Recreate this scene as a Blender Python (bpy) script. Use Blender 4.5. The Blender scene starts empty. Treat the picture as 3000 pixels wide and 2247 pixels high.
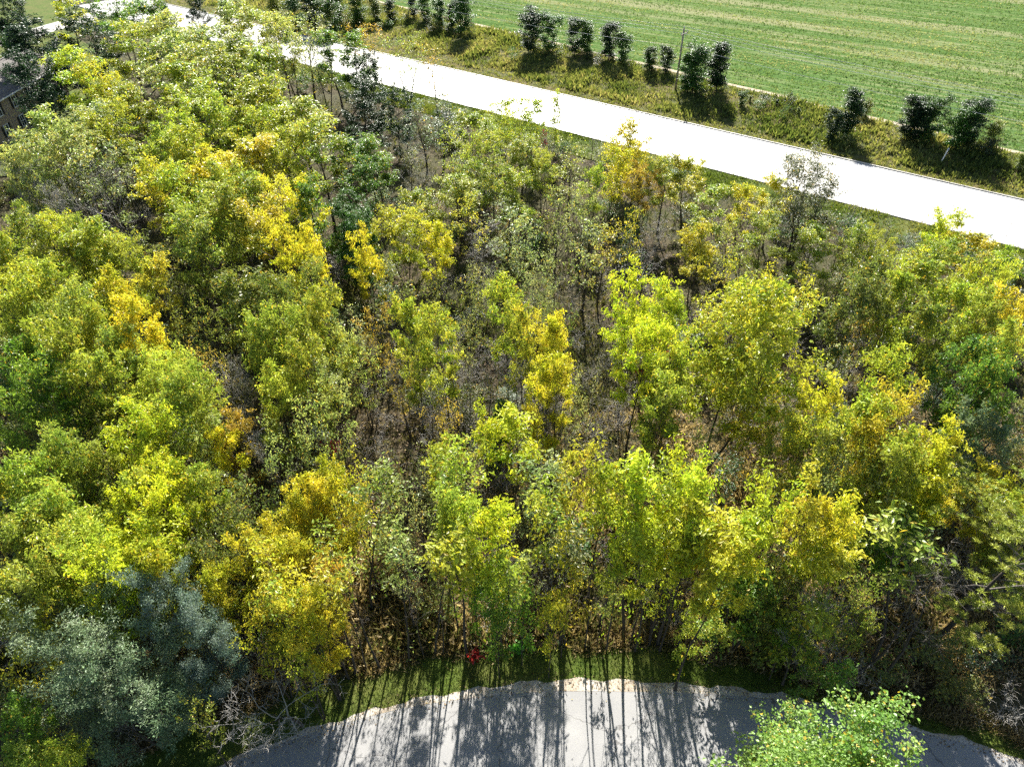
import bpy, math, random
import numpy as np
from mathutils import Vector, Matrix

# ------------------------------------------------------------------ camera, sky, sun, exposure
SC = bpy.context.scene
COL = SC.collection
CAM_H, PITCH, FPX, PW, PH = 36.0, 39.7, 2050.0, 3000.0, 2247.0
SUN_EL, SUN_AZ = 35.0, 3.0            # degrees; azimuth clockwise from +Y (straight ahead)

cam_d = bpy.data.cameras.new('camera')
cam = bpy.data.objects.new('camera', cam_d); COL.objects.link(cam)
cam.location = (0, 0, CAM_H)
cam.rotation_euler = (math.radians(90 - PITCH), 0, 0)
cam_d.sensor_width = 36.0
cam_d.lens = 36.0 * FPX / PW
cam_d.clip_start, cam_d.clip_end = 0.5, 5000
SC.camera = cam

world = bpy.data.worlds.new('World'); SC.world = world
world.use_nodes = True
wn = world.node_tree; wn.nodes.clear()
wo = wn.nodes.new('ShaderNodeOutputWorld'); wb = wn.nodes.new('ShaderNodeBackground')
sky = wn.nodes.new('ShaderNodeTexSky'); sky.sky_type = 'NISHITA'; sky.sun_disc = False
sky.sun_elevation = math.radians(SUN_EL); sky.sun_rotation = math.radians(SUN_AZ)
wb.inputs['Strength'].default_value = 0.05
wn.links.new(sky.outputs[0], wb.inputs[0]); wn.links.new(wb.outputs[0], wo.inputs[0])

sl = bpy.data.lights.new('sun', 'SUN'); sl.energy = 5.0; sl.angle = math.radians(0.5); sl.color = (1.0, 0.955, 0.88)
sun = bpy.data.objects.new('sun', sl); COL.objects.link(sun)
az, el = math.radians(SUN_AZ), math.radians(SUN_EL)
SUNDIR = Vector((math.sin(az) * math.cos(el), math.cos(az) * math.cos(el), math.sin(el)))
sun.rotation_euler = (-SUNDIR).to_track_quat('-Z', 'Y').to_euler()
sun.location = (0, 0, 80)

vs = SC.view_settings
vs.view_transform = 'Standard'; vs.look = 'None'; vs.gamma = 1.0; vs.use_curve_mapping = False
vs.exposure = 1.65
SC.render.filter_size = 1.1
try:
    SC.cycles.use_denoising = False
    SC.cycles.max_bounces = 4; SC.cycles.diffuse_bounces = 1; SC.cycles.glossy_bounces = 1
    SC.cycles.transmission_bounces = 2; SC.cycles.sample_clamp_indirect = 2.0
    SC.cycles.use_light_tree = False
except Exception:
    pass

# ------------------------------------------------------------------ helpers
rnd = random.Random(7)
NR = np.random.default_rng(11)
_p = math.radians(PITCH)

def at(u, v, z=0.0):
    """ground point under a photo pixel (3000x2247) for a point at height z"""
    x = (u - PW / 2) / FPX; y = -(v - PH / 2) / FPX
    d = Vector((x, math.cos(_p) + y * math.sin(_p), -math.sin(_p) + y * math.cos(_p)))
    t = (z - CAM_H) / d.z
    return Vector((d.x * t, d.y * t, z)), t          # t: depth along the optical axis

REG = [(0, 0), (1000, 0), (2000, 0), (0, 750), (1000, 750), (2000, 750), (0, 1497), (1000, 1497), (2000, 1497)]
def px(r, zx, zy):
    return REG[r][0] + zx / 2.209, REG[r][1] + zy / 2.209

def mesh_np(name, verts, faces_list, mat, attrs=None, smooth=False):
    """faces_list: list of int arrays (n,k); attrs: {name: per-face float array}"""
    me = bpy.data.meshes.new(name)
    verts = np.asarray(verts, dtype=np.float32)
    loops = np.concatenate([f.reshape(-1) for f in faces_list]).astype(np.int32)
    sizes = np.concatenate([np.full(len(f), f.shape[1], dtype=np.int32) for f in faces_list])
    starts = np.concatenate([[0], np.cumsum(sizes)[:-1]]).astype(np.int32)
    me.vertices.add(len(verts)); me.vertices.foreach_set('co', verts.reshape(-1))
    me.loops.add(len(loops)); me.loops.foreach_set('vertex_index', loops)
    me.polygons.add(len(sizes)); me.polygons.foreach_set('loop_start', starts)
    me.polygons.foreach_set('loop_total', sizes)
    me.polygons.foreach_set('use_smooth', np.full(len(sizes), bool(smooth)))
    for k, a in (attrs or {}).items():
        at_ = me.attributes.new(k, 'FLOAT', 'FACE')
        at_.data.foreach_set('value', np.asarray(a, dtype=np.float32))
    me.update(calc_edges=True)
    if mat: me.materials.append(mat)
    return me

def link(name, me, parent=None, label=None, cat=None, group=None, kind=None, loc=None):
    o = bpy.data.objects.new(name, me); COL.objects.link(o)
    if parent is not None: o.parent = parent
    if label: o['label'] = label
    if cat: o['category'] = cat
    if group: o['group'] = group
    if kind: o['kind'] = kind
    if loc is not None: o.location = loc
    return o

class MB:
    """collects boxes, tubes and polygons into one mesh"""
    def __init__(s): s.v = []; s.f4 = []; s.f3 = []; s.ng = []
    def quad(s, a, b, c, d):
        n = len(s.v); s.v += [tuple(a), tuple(b), tuple(c), tuple(d)]; s.f4.append((n, n + 1, n + 2, n + 3))
    def box(s, c, sz, rot=None):
        hx, hy, hz = sz[0] / 2, sz[1] / 2, sz[2] / 2
        n = len(s.v)
        for dz in (-hz, hz):
            for dx, dy in ((-hx, -hy), (hx, -hy), (hx, hy), (-hx, hy)):
                p = Vector((dx, dy, dz))
                if rot is not None: p = rot @ p
                s.v.append(tuple(p + Vector(c)))
        s.f4 += [(n, n + 3, n + 2, n + 1), (n + 4, n + 5, n + 6, n + 7)]
        for i in range(4):
            j = (i + 1) % 4; s.f4.append((n + i, n + j, n + 4 + j, n + 4 + i))
        return s
    def prism(s, poly, z0, z1):
        """poly: list of (x,y); closed prism"""
        n = len(s.v); k = len(poly)
        s.v += [(x, y, z0) for x, y in poly] + [(x, y, z1) for x, y in poly]
        for i in range(k):
            j = (i + 1) % k; s.f4.append((n + i, n + j, n + k + j, n + k + i))
        s.ng.append(tuple(range(n + k, n + 2 * k))); s.ng.append(tuple(range(n + k - 1, n - 1, -1)))
        return s
    def tube(s, pts, rads, k=6, cap=True):
        n0 = len(s.v); pts = [Vector(p) for p in pts]
        for i, p in enumerate(pts):
            a = pts[max(i - 1, 0)]; b = pts[min(i + 1, len(pts) - 1)]
            d = (b - a).normalized()
            x = d.orthogonal() if i == 0 else (x - d * x.dot(d))
            x.normalize(); y = d.cross(x)
            for q in range(k):
                an = 2 * math.pi * q / k
                s.v.append(tuple(p + (x * math.cos(an) + y * math.sin(an)) * rads[i]))
        for i in range(len(pts) - 1):
            for q in range(k):
                r = (q + 1) % k
                s.f4.append((n0 + i * k + q, n0 + i * k + r, n0 + (i + 1) * k + r, n0 + (i + 1) * k + q))
        if cap and k > 3:
            s.ng.append(tuple(n0 + (len(pts) - 1) * k + q for q in range(k)))
            s.ng.append(tuple(n0 + k - 1 - q for q in range(k)))
        return s
    def mesh(s, name, mat, smooth=False):
        fl = []
        if s.f4: fl.append(np.array(s.f4))
        by = {}
        for g in s.ng: by.setdefault(len(g), []).append(g)
        for k in by: fl.append(np.array(by[k]))
        return mesh_np(name, s.v, fl, mat, smooth=smooth)

# ------------------------------------------------------------------ materials
def new_mat(name):
    m = bpy.data.materials.new(name); m.use_nodes = True
    nt = m.node_tree; nt.nodes.clear()
    out = nt.nodes.new('ShaderNodeOutputMaterial')
    return m, nt, out
def N(nt, t, **kw):
    n = nt.nodes.new(t)
    for k, v in kw.items():
        if k in n.inputs: n.inputs[k].default_value = v
        else: setattr(n, k, v)
    return n
def mixc(nt, fac, a, b, blend='MIX'):
    n = nt.nodes.new('ShaderNodeMix'); n.data_type = 'RGBA'; n.blend_type = blend
    for sock, val in ((n.inputs[0], fac), (n.inputs[6], a), (n.inputs[7], b)):
        if hasattr(val, 'links') or isinstance(val, bpy.types.NodeSocket): nt.links.new(val, sock)
        elif isinstance(val, (int, float)): sock.default_value = val
        else: sock.default_value = (*val, 1.0)
    return n.outputs[2]
def ramp(nt, fac, stops):
    n = nt.nodes.new('ShaderNodeValToRGB'); cr = n.color_ramp
    while len(cr.elements) < len(stops): cr.elements.new(0.5)
    for e, (p, c) in zip(cr.elements, stops):
        e.position = p; e.color = (*c, 1.0) if len(c) == 3 else c
    nt.links.new(fac, n.inputs[0]); return n.outputs[0]
def math_(nt, op, a, b=None):
    n = nt.nodes.new('ShaderNodeMath'); n.operation = op
    for s, v in ((0, a), (1, b)):
        if v is None: continue
        if isinstance(v, (int, float)): n.inputs[s].default_value = v
        else: nt.links.new(v, n.inputs[s])
    return n.outputs[0]
def noise(nt, scale, detail=4.0, vec=None, rough=0.55):
    n = N(nt, 'ShaderNodeTexNoise', Scale=scale, Detail=detail, Roughness=rough)
    if vec is not None: nt.links.new(vec, n.inputs['Vector'])
    return n.outputs[0]
def objco(nt, scale=None, rotz=0.0):
    tc = nt.nodes.new('ShaderNodeTexCoord')
    v = tc.outputs['Object']
    if scale is not None or rotz:
        mp = nt.nodes.new('ShaderNodeMapping'); mp.vector_type = 'POINT'
        mp.inputs['Rotation'].default_value = (0, 0, rotz)
        mp.inputs['Scale'].default_value = scale or (1, 1, 1)
        nt.links.new(v, mp.inputs[0]); v = mp.outputs[0]
    return v
def geoco(nt, scale=None, rotz=0.0):
    g = nt.nodes.new('ShaderNodeNewGeometry'); v = g.outputs['Position']
    if scale is not None or rotz:
        mp = nt.nodes.new('ShaderNodeMapping'); mp.vector_type = 'POINT'
        mp.inputs['Rotation'].default_value = (0, 0, rotz)
        mp.inputs['Scale'].default_value = scale or (1, 1, 1)
        nt.links.new(v, mp.inputs[0]); v = mp.outputs[0]
    return v
def bump(nt, h, strength=0.5, dist=0.05):
    b = N(nt, 'ShaderNodeBump', Strength=strength, Distance=dist); nt.links.new(h, b.inputs['Height']); return b.outputs[0]
def surf(nt, out, col, rough=0.8, spec=0.3, normal=None):
    p = N(nt, 'ShaderNodeBsdfPrincipled', Roughness=rough)
    p.inputs['Specular IOR Level'].default_value = spec
    if isinstance(col, bpy.types.NodeSocket): nt.links.new(col, p.inputs['Base Color'])
    else: p.inputs['Base Color'].default_value = (*col, 1)
    if normal is not None: nt.links.new(normal, p.inputs['Normal'])
    nt.links.new(p.outputs[0], out.inputs[0]); return p

def leaf_material(name, trans=0.5, gloss=0.45, orange=(0.62, 0.40, 0.04), orange_at=0.95, fixed=None):
    m, nt, out = new_mat(name)
    if fixed is None:
        oi = nt.nodes.new('ShaderNodeObjectInfo'); base = oi.outputs['Color']
    else:
        rg = nt.nodes.new('ShaderNodeRGB'); rg.outputs[0].default_value = (*fixed, 1); base = rg.outputs[0]
    a1 = N(nt, 'ShaderNodeAttribute', attribute_name='tint').outputs['Fac']
    a2 = N(nt, 'ShaderNodeAttribute', attribute_name='clump').outputs['Fac']
    green = mixc(nt, 1.0, base, (0.52, 0.74, 0.6), 'MULTIPLY')
    c = mixc(nt, a2, green, base)
    br = math_(nt, 'MULTIPLY_ADD', a1, 0.7)
    br.node.inputs[2].default_value = 0.62
    c = mixc(nt, 1.0, c, br, 'MULTIPLY')
    isor = math_(nt, 'GREATER_THAN', a1, orange_at)
    c = mixc(nt, math_(nt, 'MULTIPLY', isor, 0.75), c, orange)
    p = N(nt, 'ShaderNodeBsdfPrincipled', Roughness=0.42)
    p.inputs['Specular IOR Level'].default_value = gloss
    nt.links.new(c, p.inputs['Base Color'])
    tr = nt.nodes.new('ShaderNodeBsdfTranslucent')
    tc = mixc(nt, 1.0, c, (1.4, 1.32, 0.85), 'MULTIPLY')
    nt.links.new(tc, tr.inputs[0])
    ms = nt.nodes.new('ShaderNodeMixShader'); ms.inputs[0].default_value = trans
    nt.links.new(p.outputs[0], ms.inputs[1]); nt.links.new(tr.outputs[0], ms.inputs[2])
    nt.links.new(ms.outputs[0], out.inputs[0])
    return m

M = {}
M['leaf'] = leaf_material('leaf', trans=0.46, gloss=0.45)
M['needle'] = leaf_material('needle', trans=0.25, gloss=0.3, orange_at=2.0)
M['glossy_leaf'] = leaf_material('glossy_leaf', trans=0.3, gloss=0.22, orange_at=2.0)

def bark(name, c1, c2, rough=0.9):
    m, nt, out = new_mat(name)
    v = objco(nt, (6, 6, 1.2))
    n = noise(nt, 3.0, 5.0, v)
    c = ramp(nt, n, [(0.3, c1), (0.7, c2)])
    surf(nt, out, c, rough, 0.2, bump(nt, n, 0.6, 0.03)); return m
M['bark'] = bark('bark', (0.035, 0.03, 0.024), (0.10, 0.085, 0.07))
M['twig'] = bark('twig', (0.06, 0.053, 0.043), (0.15, 0.135, 0.115), 0.7)
M['dead'] = bark('dead_wood', (0.22, 0.205, 0.18), (0.46, 0.44, 0.40), 0.6)

def ground_mat(name, stops, scale, big=0.08, bstr=0.8, bdist=0.06, big_col=None, fine=6.0):
    m, nt, out = new_mat(name)
    v = geoco(nt)
    n1 = noise(nt, scale, 6.0, v, 0.65); n2 = noise(nt, big, 3.0, v)
    c = ramp(nt, n1, stops)
    if big_col is not None:
        c = mixc(nt, ramp(nt, n2, [(0.42, (0, 0, 0)), (0.62, (1, 1, 1))]), c, mixc(nt, 0.5, c, big_col))
    surf(nt, out, c, 0.95, 0.1, bump(nt, noise(nt, fine, 6.0, v, 0.7), bstr, bdist)); return m
M['floor'] = ground_mat('leaf_litter_floor', [(0.30, (0.02, 0.016, 0.011)), (0.5, (0.06, 0.047, 0.028)), (0.7, (0.15, 0.118, 0.07))], 2.2, 0.12, 1.0, 0.1, (0.07, 0.085, 0.03))
M['grass'] = ground_mat('mown_grass', [(0.3, (0.035, 0.06, 0.012)), (0.55, (0.085, 0.125, 0.022)), (0.75, (0.16, 0.17, 0.05))], 3.5, 0.35, 0.9, 0.04, (0.13, 0.12, 0.04))
M['bank'] = ground_mat('weedy_bank', [(0.3, (0.03, 0.04, 0.012)), (0.55, (0.10, 0.11, 0.035)), (0.75, (0.22, 0.19, 0.09))], 1.4, 0.2, 1.0, 0.12, (0.16, 0.11, 0.045))
M['ground'] = ground_mat('rough_grassland', [(0.3, (0.05, 0.06, 0.02)), (0.7, (0.14, 0.15, 0.05))], 0.8, 0.02, 0.6, 0.1)
M['gravel'] = ground_mat('gravel_edge', [(0.35, (0.24, 0.21, 0.17)), (0.5, (0.44, 0.41, 0.36)), (0.7, (0.60, 0.57, 0.52))], 9.0, 0.8, 0.8, 0.02, (0.30, 0.22, 0.13), 22.0)
M['dirt'] = ground_mat('pale_dirt', [(0.3, (0.30, 0.24, 0.16)), (0.7, (0.52, 0.45, 0.34))], 1.5, 0.2, 0.5, 0.03)

def concrete(name, lo, hi, rough, spec):
    m, nt, out = new_mat(name)
    v = geoco(nt)
    oi = nt.nodes.new('ShaderNodeObjectInfo')
    n1 = noise(nt, 0.7, 5.0, v, 0.6); n2 = noise(nt, 25.0, 3.0, v)
    c = ramp(nt, n1, [(0.3, lo), (0.7, hi)])
    c = mixc(nt, 1.0, c, ramp(nt, oi.outputs['Random'], [(0, (0.9, 0.9, 0.9)), (1, (1.06, 1.05, 1.03))]), 'MULTIPLY')
    c = mixc(nt, 0.25, c, mixc(nt, 1.0, c, ramp(nt, n2, [(0.35, (0.6, 0.6, 0.6)), (0.65, (1.1, 1.1, 1.1))]), 'MULTIPLY'))
    surf(nt, out, c, rough, spec, bump(nt, n2, 0.15, 0.01)); return m
M['concrete'] = concrete('road_concrete', (0.50, 0.49, 0.46), (0.62, 0.61, 0.58), 0.42, 0.6)
M['kerb'] = concrete('kerb_concrete', (0.36, 0.35, 0.32), (0.52, 0.50, 0.46), 0.6, 0.4)
M['joint'] = ground_mat('joint_filler', [(0.3, (0.02, 0.02, 0.02)), (0.7, (0.06, 0.055, 0.05))], 4.0)

def lane_mat():
    m, nt, out = new_mat('worn_asphalt')
    v = geoco(nt)
    n1 = noise(nt, 0.35, 4.0, v, 0.6); n2 = noise(nt, 18.0, 4.0, v, 0.7)
    c = ramp(nt, n1, [(0.3, (0.24, 0.24, 0.238)), (0.7, (0.33, 0.325, 0.315))])
    c = mixc(nt, 0.55, c, mixc(nt, 1.0, c, ramp(nt, n2, [(0.35, (0.62, 0.62, 0.62)), (0.65, (1.2, 1.2, 1.2))]), 'MULTIPLY'))
    vo = N(nt, 'ShaderNodeTexVoronoi', Scale=0.16, feature='DISTANCE_TO_EDGE')
    wob = nt.nodes.new('ShaderNodeVectorMath'); wob.operation = 'ADD'
    nz = N(nt, 'ShaderNodeTexNoise', Scale=0.9, Detail=4.0); nt.links.new(v, nz.inputs['Vector'])
    sc = nt.nodes.new('ShaderNodeVectorMath'); sc.operation = 'SCALE'; sc.inputs['Scale'].default_value = 1.2
    nt.links.new(nz.outputs['Color'], sc.inputs[0]); nt.links.new(v, wob.inputs[0]); nt.links.new(sc.outputs[0], wob.inputs[1])
    nt.links.new(wob.outputs[0], vo.inputs['Vector'])
    crack = math_(nt, 'LESS_THAN', vo.outputs[0], 0.0035)
    c = mixc(nt, math_(nt, 'MULTIPLY', crack, 0.7), c, (0.10, 0.095, 0.09))
    surf(nt, out, c, 0.72, 0.3, bump(nt, n2, 0.4, 0.012)); return m
M['lane'] = lane_mat()

RANG = math.atan2(-0.595, 0.804)               # road direction angle
def field_mat():
    m, nt, out = new_mat('crop_field')
    v = geoco(nt, rotz=-RANG - 0.06)
    def st(s):
        mp = nt.nodes.new('ShaderNodeMapping'); mp.inputs['Scale'].default_value = s
        nt.links.new(v, mp.inputs[0]); return mp.outputs[0]
    rows = noise(nt, 1.0, 3.0, st((0.05, 1.1, 1)), 0.6)
    broad = noise(nt, 1.0, 3.0, st((0.004, 0.11, 1)), 0.5)
    fine = noise(nt, 1.0, 5.0, st((0.9, 2.6, 1)), 0.7)
    c = ramp(nt, rows, [(0.32, (0.035, 0.075, 0.022)), (0.50, (0.085, 0.14, 0.045)), (0.66, (0.32, 0.29, 0.17))])
    c = mixc(nt, 0.55, c, ramp(nt, fine, [(0.3, (0.02, 0.055, 0.015)), (0.55, (0.10, 0.18, 0.05)), (0.75, (0.28, 0.29, 0.14))]))
    c = mixc(nt, ramp(nt, broad, [(0.54, (0, 0, 0)), (0.66, (1, 1, 1))]), c, mixc(nt, 0.45, c, (0.34, 0.30, 0.19)))
    surf(nt, out, c, 1.0, 0.0, bump(nt, fine, 0.8, 0.15)); return m
M['field'] = field_mat()

def plain(name, col, rough=0.6, spec=0.3, var=0.15, scale=4.0):
    m, nt, out = new_mat(name)
    n = noise(nt, scale, 4.0, objco(nt))
    c = ramp(nt, n, [(0.3, tuple(x * (1 - var) for x in col)), (0.7, tuple(min(1, x * (1 + var)) for x in col))])
    surf(nt, out, c, rough, spec); return m
M['pole'] = bark('weathered_pole', (0.20, 0.17, 0.13), (0.34, 0.30, 0.25), 0.85)
M['ceramic'] = plain('insulator_ceramic', (0.55, 0.55, 0.55), 0.3, 0.5)
M['wire'] = plain('aluminium_wire', (0.72, 0.72, 0.72), 0.35, 0.6)
M['white_paint'] = plain('white_paint', (0.78, 0.78, 0.76), 0.5, 0.4, 0.05)
M['shutter'] = plain('shutter_paint', (0.02, 0.022, 0.025), 0.5, 0.3)
M['trunk_steel'] = plain('marker_paint', (0.7, 0.69, 0.66), 0.5, 0.3, 0.1)
def glass_mat():
    m, nt, out = new_mat('window_glass')
    p = surf(nt, out, (0.02, 0.025, 0.03), 0.05, 0.8); return m
M['glass'] = glass_mat()
def brick_mat():
    m, nt, out = new_mat('brown_brick')
    v = objco(nt)
    b = N(nt, 'ShaderNodeTexBrick', Scale=1.0)
    b.inputs['Brick Width'].default_value = 0.22; b.inputs['Row Height'].default_value = 0.075; b.inputs['Mortar Size'].default_value = 0.010
    b.inputs['Color1'].default_value = (0.22, 0.12, 0.08, 1); b.inputs['Color2'].default_value = (0.32, 0.20, 0.14, 1)
    b.inputs['Mortar'].default_value = (0.36, 0.33, 0.29, 1)
    mp = nt.nodes.new('ShaderNodeMapping'); mp.inputs['Rotation'].default_value = (math.radians(90), 0, 0)
    nt.links.new(v, mp.inputs[0]); nt.links.new(mp.outputs[0], b.inputs['Vector'])
    surf(nt, out, b.outputs[0], 0.85, 0.2); return m
M['brick'] = brick_mat()
def shingle_mat():
    m, nt, out = new_mat('grey_shingle')
    oi = nt.nodes.new('ShaderNodeObjectInfo')
    n = noise(nt, 3.0, 5.0, geoco(nt), 0.7)
    c = ramp(nt, n, [(0.3, (0.10, 0.095, 0.09)), (0.7, (0.21, 0.20, 0.19))])
    c = mixc(nt, 1.0, c, ramp(nt, oi.outputs['Random'], [(0, (0.8, 0.8, 0.8)), (1, (1.15, 1.12, 1.1))]), 'MULTIPLY')
    surf(nt, out, c, 0.9, 0.2, bump(nt, n, 0.5, 0.02)); return m
M['shingle'] = shingle_mat()

# ------------------------------------------------------------------ the setting
DX, DY = 0.804, -0.595                      # along the concrete road (towards the right)
NX, NY = 0.595, 0.804                       # across it (away from the camera)
def rd(s, t, z=0.0): return Vector((DX * s + NX * t, DY * s + NY * t, z))
def st_of(x, y): return DX * x + DY * y, NX * x + NY * y
T_LO, T_UP = 84.4, 97.6
def t_field(s): return 110.6 - 0.112 * s if s < 10 else 109.5 - 0.05 * (s - 10)
BANK_Z = 0.9

def sheet(name, pts, z, mat, kind='structure', label=None):
    me = bpy.data.meshes.new(name)
    me.from_pydata([(p[0], p[1], z) for p in pts], [], [tuple(range(len(pts)))]); me.update()
    me.materials.append(mat)
    o = link(name, me, kind=kind)
    if label: o['label'] = label
    return o

g = sheet('ground', [(-1500, -600), (1500, -600), (1500, 2500), (-1500, 2500)], -0.25, M['ground'])
g['label'] = 'rough grassland around the wood'

# forest floor: gently uneven grid
def vnoise(x, y, s=1.0, seed=0):
    """smooth value noise, vectorised"""
    x = np.asarray(x) / s; y = np.asarray(y) / s
    xi = np.floor(x).astype(np.int64); yi = np.floor(y).astype(np.int64); xf = x - xi; yf = y - yi
    def h(i, j):
        k = (i * 374761393 + j * 668265263 + seed * 974711) & 0x7fffffff
        k = ((k ^ (k >> 13)) * 1274126177) & 0x7fffffff
        return ((k ^ (k >> 16)) & 0xffff) / 65535.0
    u = xf * xf * (3 - 2 * xf); w = yf * yf * (3 - 2 * yf)
    return (h(xi, yi) * (1 - u) + h(xi + 1, yi) * u) * (1 - w) + (h(xi, yi + 1) * (1 - u) + h(xi + 1, yi + 1) * u) * w

# outer edge of the curved lane and edge of the wood, from the photograph
LANE_E = [at(u, v)[0] for u, v in [(650, 2247), (900, 2150), (1060, 2103), (1240, 2063), (1500, 2030), (1700, 2022), (2000, 2028), (2200, 2040), (2400, 2068), (2700, 2145), (3000, 2240)]]
LANE_E = [Vector((-40, 1.5, 0)), Vector((-29, 6.6, 0)), Vector((-21, 10.8, 0))] + LANE_E + [Vector((34, 8.6, 0)), Vector((44, -0.5, 0)), Vector((52, -9, 0))]
def spline(pts, n=6):
    P = [pts[0] * 2 - pts[1]] + pts + [pts[-1] * 2 - pts[-2]]
    out = []
    for i in range(1, len(P) - 2):
        for k in range(n):
            t = k / n; a, b, c, d = P[i - 1], P[i], P[i + 1], P[i + 2]
            out.append(0.5 * ((2 * b) + (c - a) * t + (2 * a - 5 * b + 4 * c - d) * t * t + (3 * b - 3 * c + d - a) * t ** 3))
    out.append(P[-2]); return out
EDGE = spline(LANE_E, 8)
def offs(line, d):
    out = []
    for i, p in enumerate(line):
        a = line[max(i - 1, 0)]; b = line[min(i + 1, len(line) - 1)]
        t = (b - a).normalized(); out.append(p + Vector((-t.y, t.x, 0)) * d)
    return out
WOODE = []                                   # wood edge: 2.6 m beyond the lane in the middle, less at the right
for i, p in enumerate(offs(EDGE, 1.0)):
    n = (p - EDGE[i]).normalized()
    w = 2.35 if p.x < 8 else max(0.9, 2.35 - (p.x - 8) * 0.18)
    w += 0.18 * math.sin(p.x * 1.1) + 0.12 * math.sin(p.x * 2.7)
    WOODE.append(EDGE[i] + n * w)
ex = np.array([p.x for p in EDGE]); ey = np.array([p.y for p in EDGE])
wx = np.array([p.x for p in WOODE]); wy = np.array([p.y for p in WOODE])
def lane_y(x): return np.interp(x, ex, ey)
def wood_y(x): return np.interp(x, wx, wy)

gx, gy = np.meshgrid(np.arange(-170, 150, 1.25), np.arange(-25, 260, 1.25))
nx_, ny_ = gx.shape[1], gx.shape[0]
S_, T_ = st_of(gx, gy)
gz = (vnoise(gx, gy, 5.0, 1) - 0.5) * 0.22 + (vnoise(gx, gy, 1.9, 2) - 0.5) * 0.12 - 0.02
edge_d = np.minimum(gy - wood_y(gx), T_LO - 3.0 - T_)
gz = np.where(edge_d < 1.6, np.minimum(gz, -0.10 + 0.0 * gz) * 1.0, gz)
gz = np.where(edge_d < 0.4, -0.16, gz)
gz = np.where(T_ > T_LO - 3.0, -0.18, gz)
idx = np.arange(nx_ * ny_).reshape(ny_, nx_)
f = np.stack([idx[:-1, :-1], idx[:-1, 1:], idx[1:, 1:], idx[1:, :-1]], -1).reshape(-1, 4)
def terrain_z(x, y):
    z = (vnoise(x, y, 5.0, 1) - 0.5) * 0.22 + (vnoise(x, y, 1.9, 2) - 0.5) * 0.12 - 0.02
    return z
o = link('forest_floor', mesh_np('forest_floor', np.stack([gx, gy, gz], -1).reshape(-1, 3), [f], M['floor'], smooth=True), kind='structure')
o['label'] = 'brown leaf littered floor of the wood'

# lawn verge, gravel rim, lane
def ribbon(name, A, B, z, mat, label):
    mb = MB()
    for i in range(len(A) - 1):
        mb.quad((A[i].x, A[i].y, z), (B[i].x, B[i].y, z), (B[i + 1].x, B[i + 1].y, z), (A[i + 1].x, A[i + 1].y, z))
    o = link(name, mb.mesh(name, mat), kind='structure'); o['label'] = label; return o
LANE_W = 6.6
INNER = offs(EDGE, -LANE_W)
lane_o = ribbon('lane', EDGE, INNER, 0.0, M['lane'], 'pale worn asphalt lane curving past the wood')
RIM = [p for p in offs(EDGE, 0.5)]
for i, p in enumerate(RIM):
    w = 0.22 + 0.42 * max(0, 1 - abs(p.x - 4) / 13) + 0.10 * math.sin(p.x * 2.3) + 0.06 * math.sin(p.x * 5.9)
    n = (p - EDGE[i]).normalized(); RIM[i] = EDGE[i] + n * max(0.1, w)
ribbon('gravel_shoulder', RIM, [p - (RIM[i] - p) * 0.05 for i, p in enumerate(EDGE)], 0.006, M['gravel'], 'pale gravel rim with dry leaves along the lane')
VER = [p + (p - EDGE[i]).normalized() * 0.35 for i, p in enumerate(WOODE)]
ribbon('grass_verge', VER, [p - (RIM[i] - p) * 0.02 for i, p in enumerate(EDGE)], -0.004, M['grass'], 'mown grass verge between lane and wood')
ribbon('lawn', offs(EDGE, -LANE_W + 0.05), offs(EDGE, -LANE_W - 14), -0.01, M['grass'], 'mown lawn on the inner side of the lane')

# concrete road: dark bed with slabs laid on it
S0, S1 = -260.0, 130.0
def strip(name, t0, t1, z, mat, label, s0=S0, s1=S1):
    a, b, c, d = rd(s0, t0), rd(s1, t0), rd(s1, t1), rd(s0, t1)
    return sheet(name, [a, b, c, d], z, mat, label=label)
road = strip('road', T_LO - 0.05, T_UP + 0.05, -0.03, M['joint'], 'wide pale concrete road of jointed slabs beside the wood')
cols = [(T_LO + 0.02, T_LO + 2.15), (T_LO + 2.22, T_LO + 6.58), (T_LO + 6.61, T_LO + 10.98), (T_LO + 11.03, T_UP - 0.02)]
def add_slabs():
    cache = {}
    k = 0
    s = S0
    SL = 6.1
    while s < S1:
        for ci, (t0, t1) in enumerate(cols):
            key = ci
            if key not in cache:
                me = MB().box((0, 0, 0), (SL - 0.035, (t1 - t0), 0.09)).mesh('slab', M['concrete']); cache[key] = me
            if -190 < s < 75:
                o = link('slab', cache[key], parent=road)
                p = rd(s + SL / 2, (t0 + t1) / 2, -0.04 + rnd.uniform(-0.002, 0.002))
                o.location = p; o.rotation_euler = (0, 0, RANG)
                k += 1
        s += SL
    # beyond the frame the slabs run on as two long pours
    for s0, s1 in ((S0, -190 - (-190 - S0) % SL + SL - SL), (75 + SL, S1)):
        if s1 - s0 > 1:
            for ci, (t0, t1) in enumerate(cols):
                o = link('slab', MB().box((0, 0, 0), (s1 - s0, t1 - t0, 0.09)).mesh('slab', M['concrete']), parent=road)
                o.location = rd((s0 + s1) / 2, (t0 + t1) / 2, -0.041); o.rotation_euler = (0, 0, RANG)
add_slabs()
for nm, t, lb in (('kerb', T_LO - 0.12, 'low concrete kerb on the wood side of the road'), ('kerb', T_UP + 0.12, 'low concrete kerb on the field side of the road')):
    mb = MB(); mb.box((0, 0, 0.02), (S1 - S0, 0.2, 0.20))
    o = link(nm, mb.mesh(nm, M['kerb']), kind='structure'); o['label'] = lb
    o.location = rd((S0 + S1) / 2, t, 0); o.rotation_euler = (0, 0, RANG)
strip('road_verge', T_LO - 6.5, T_LO - 0.2, -0.012, M['grass'], 'rough green verge between wood and concrete road')
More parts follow.
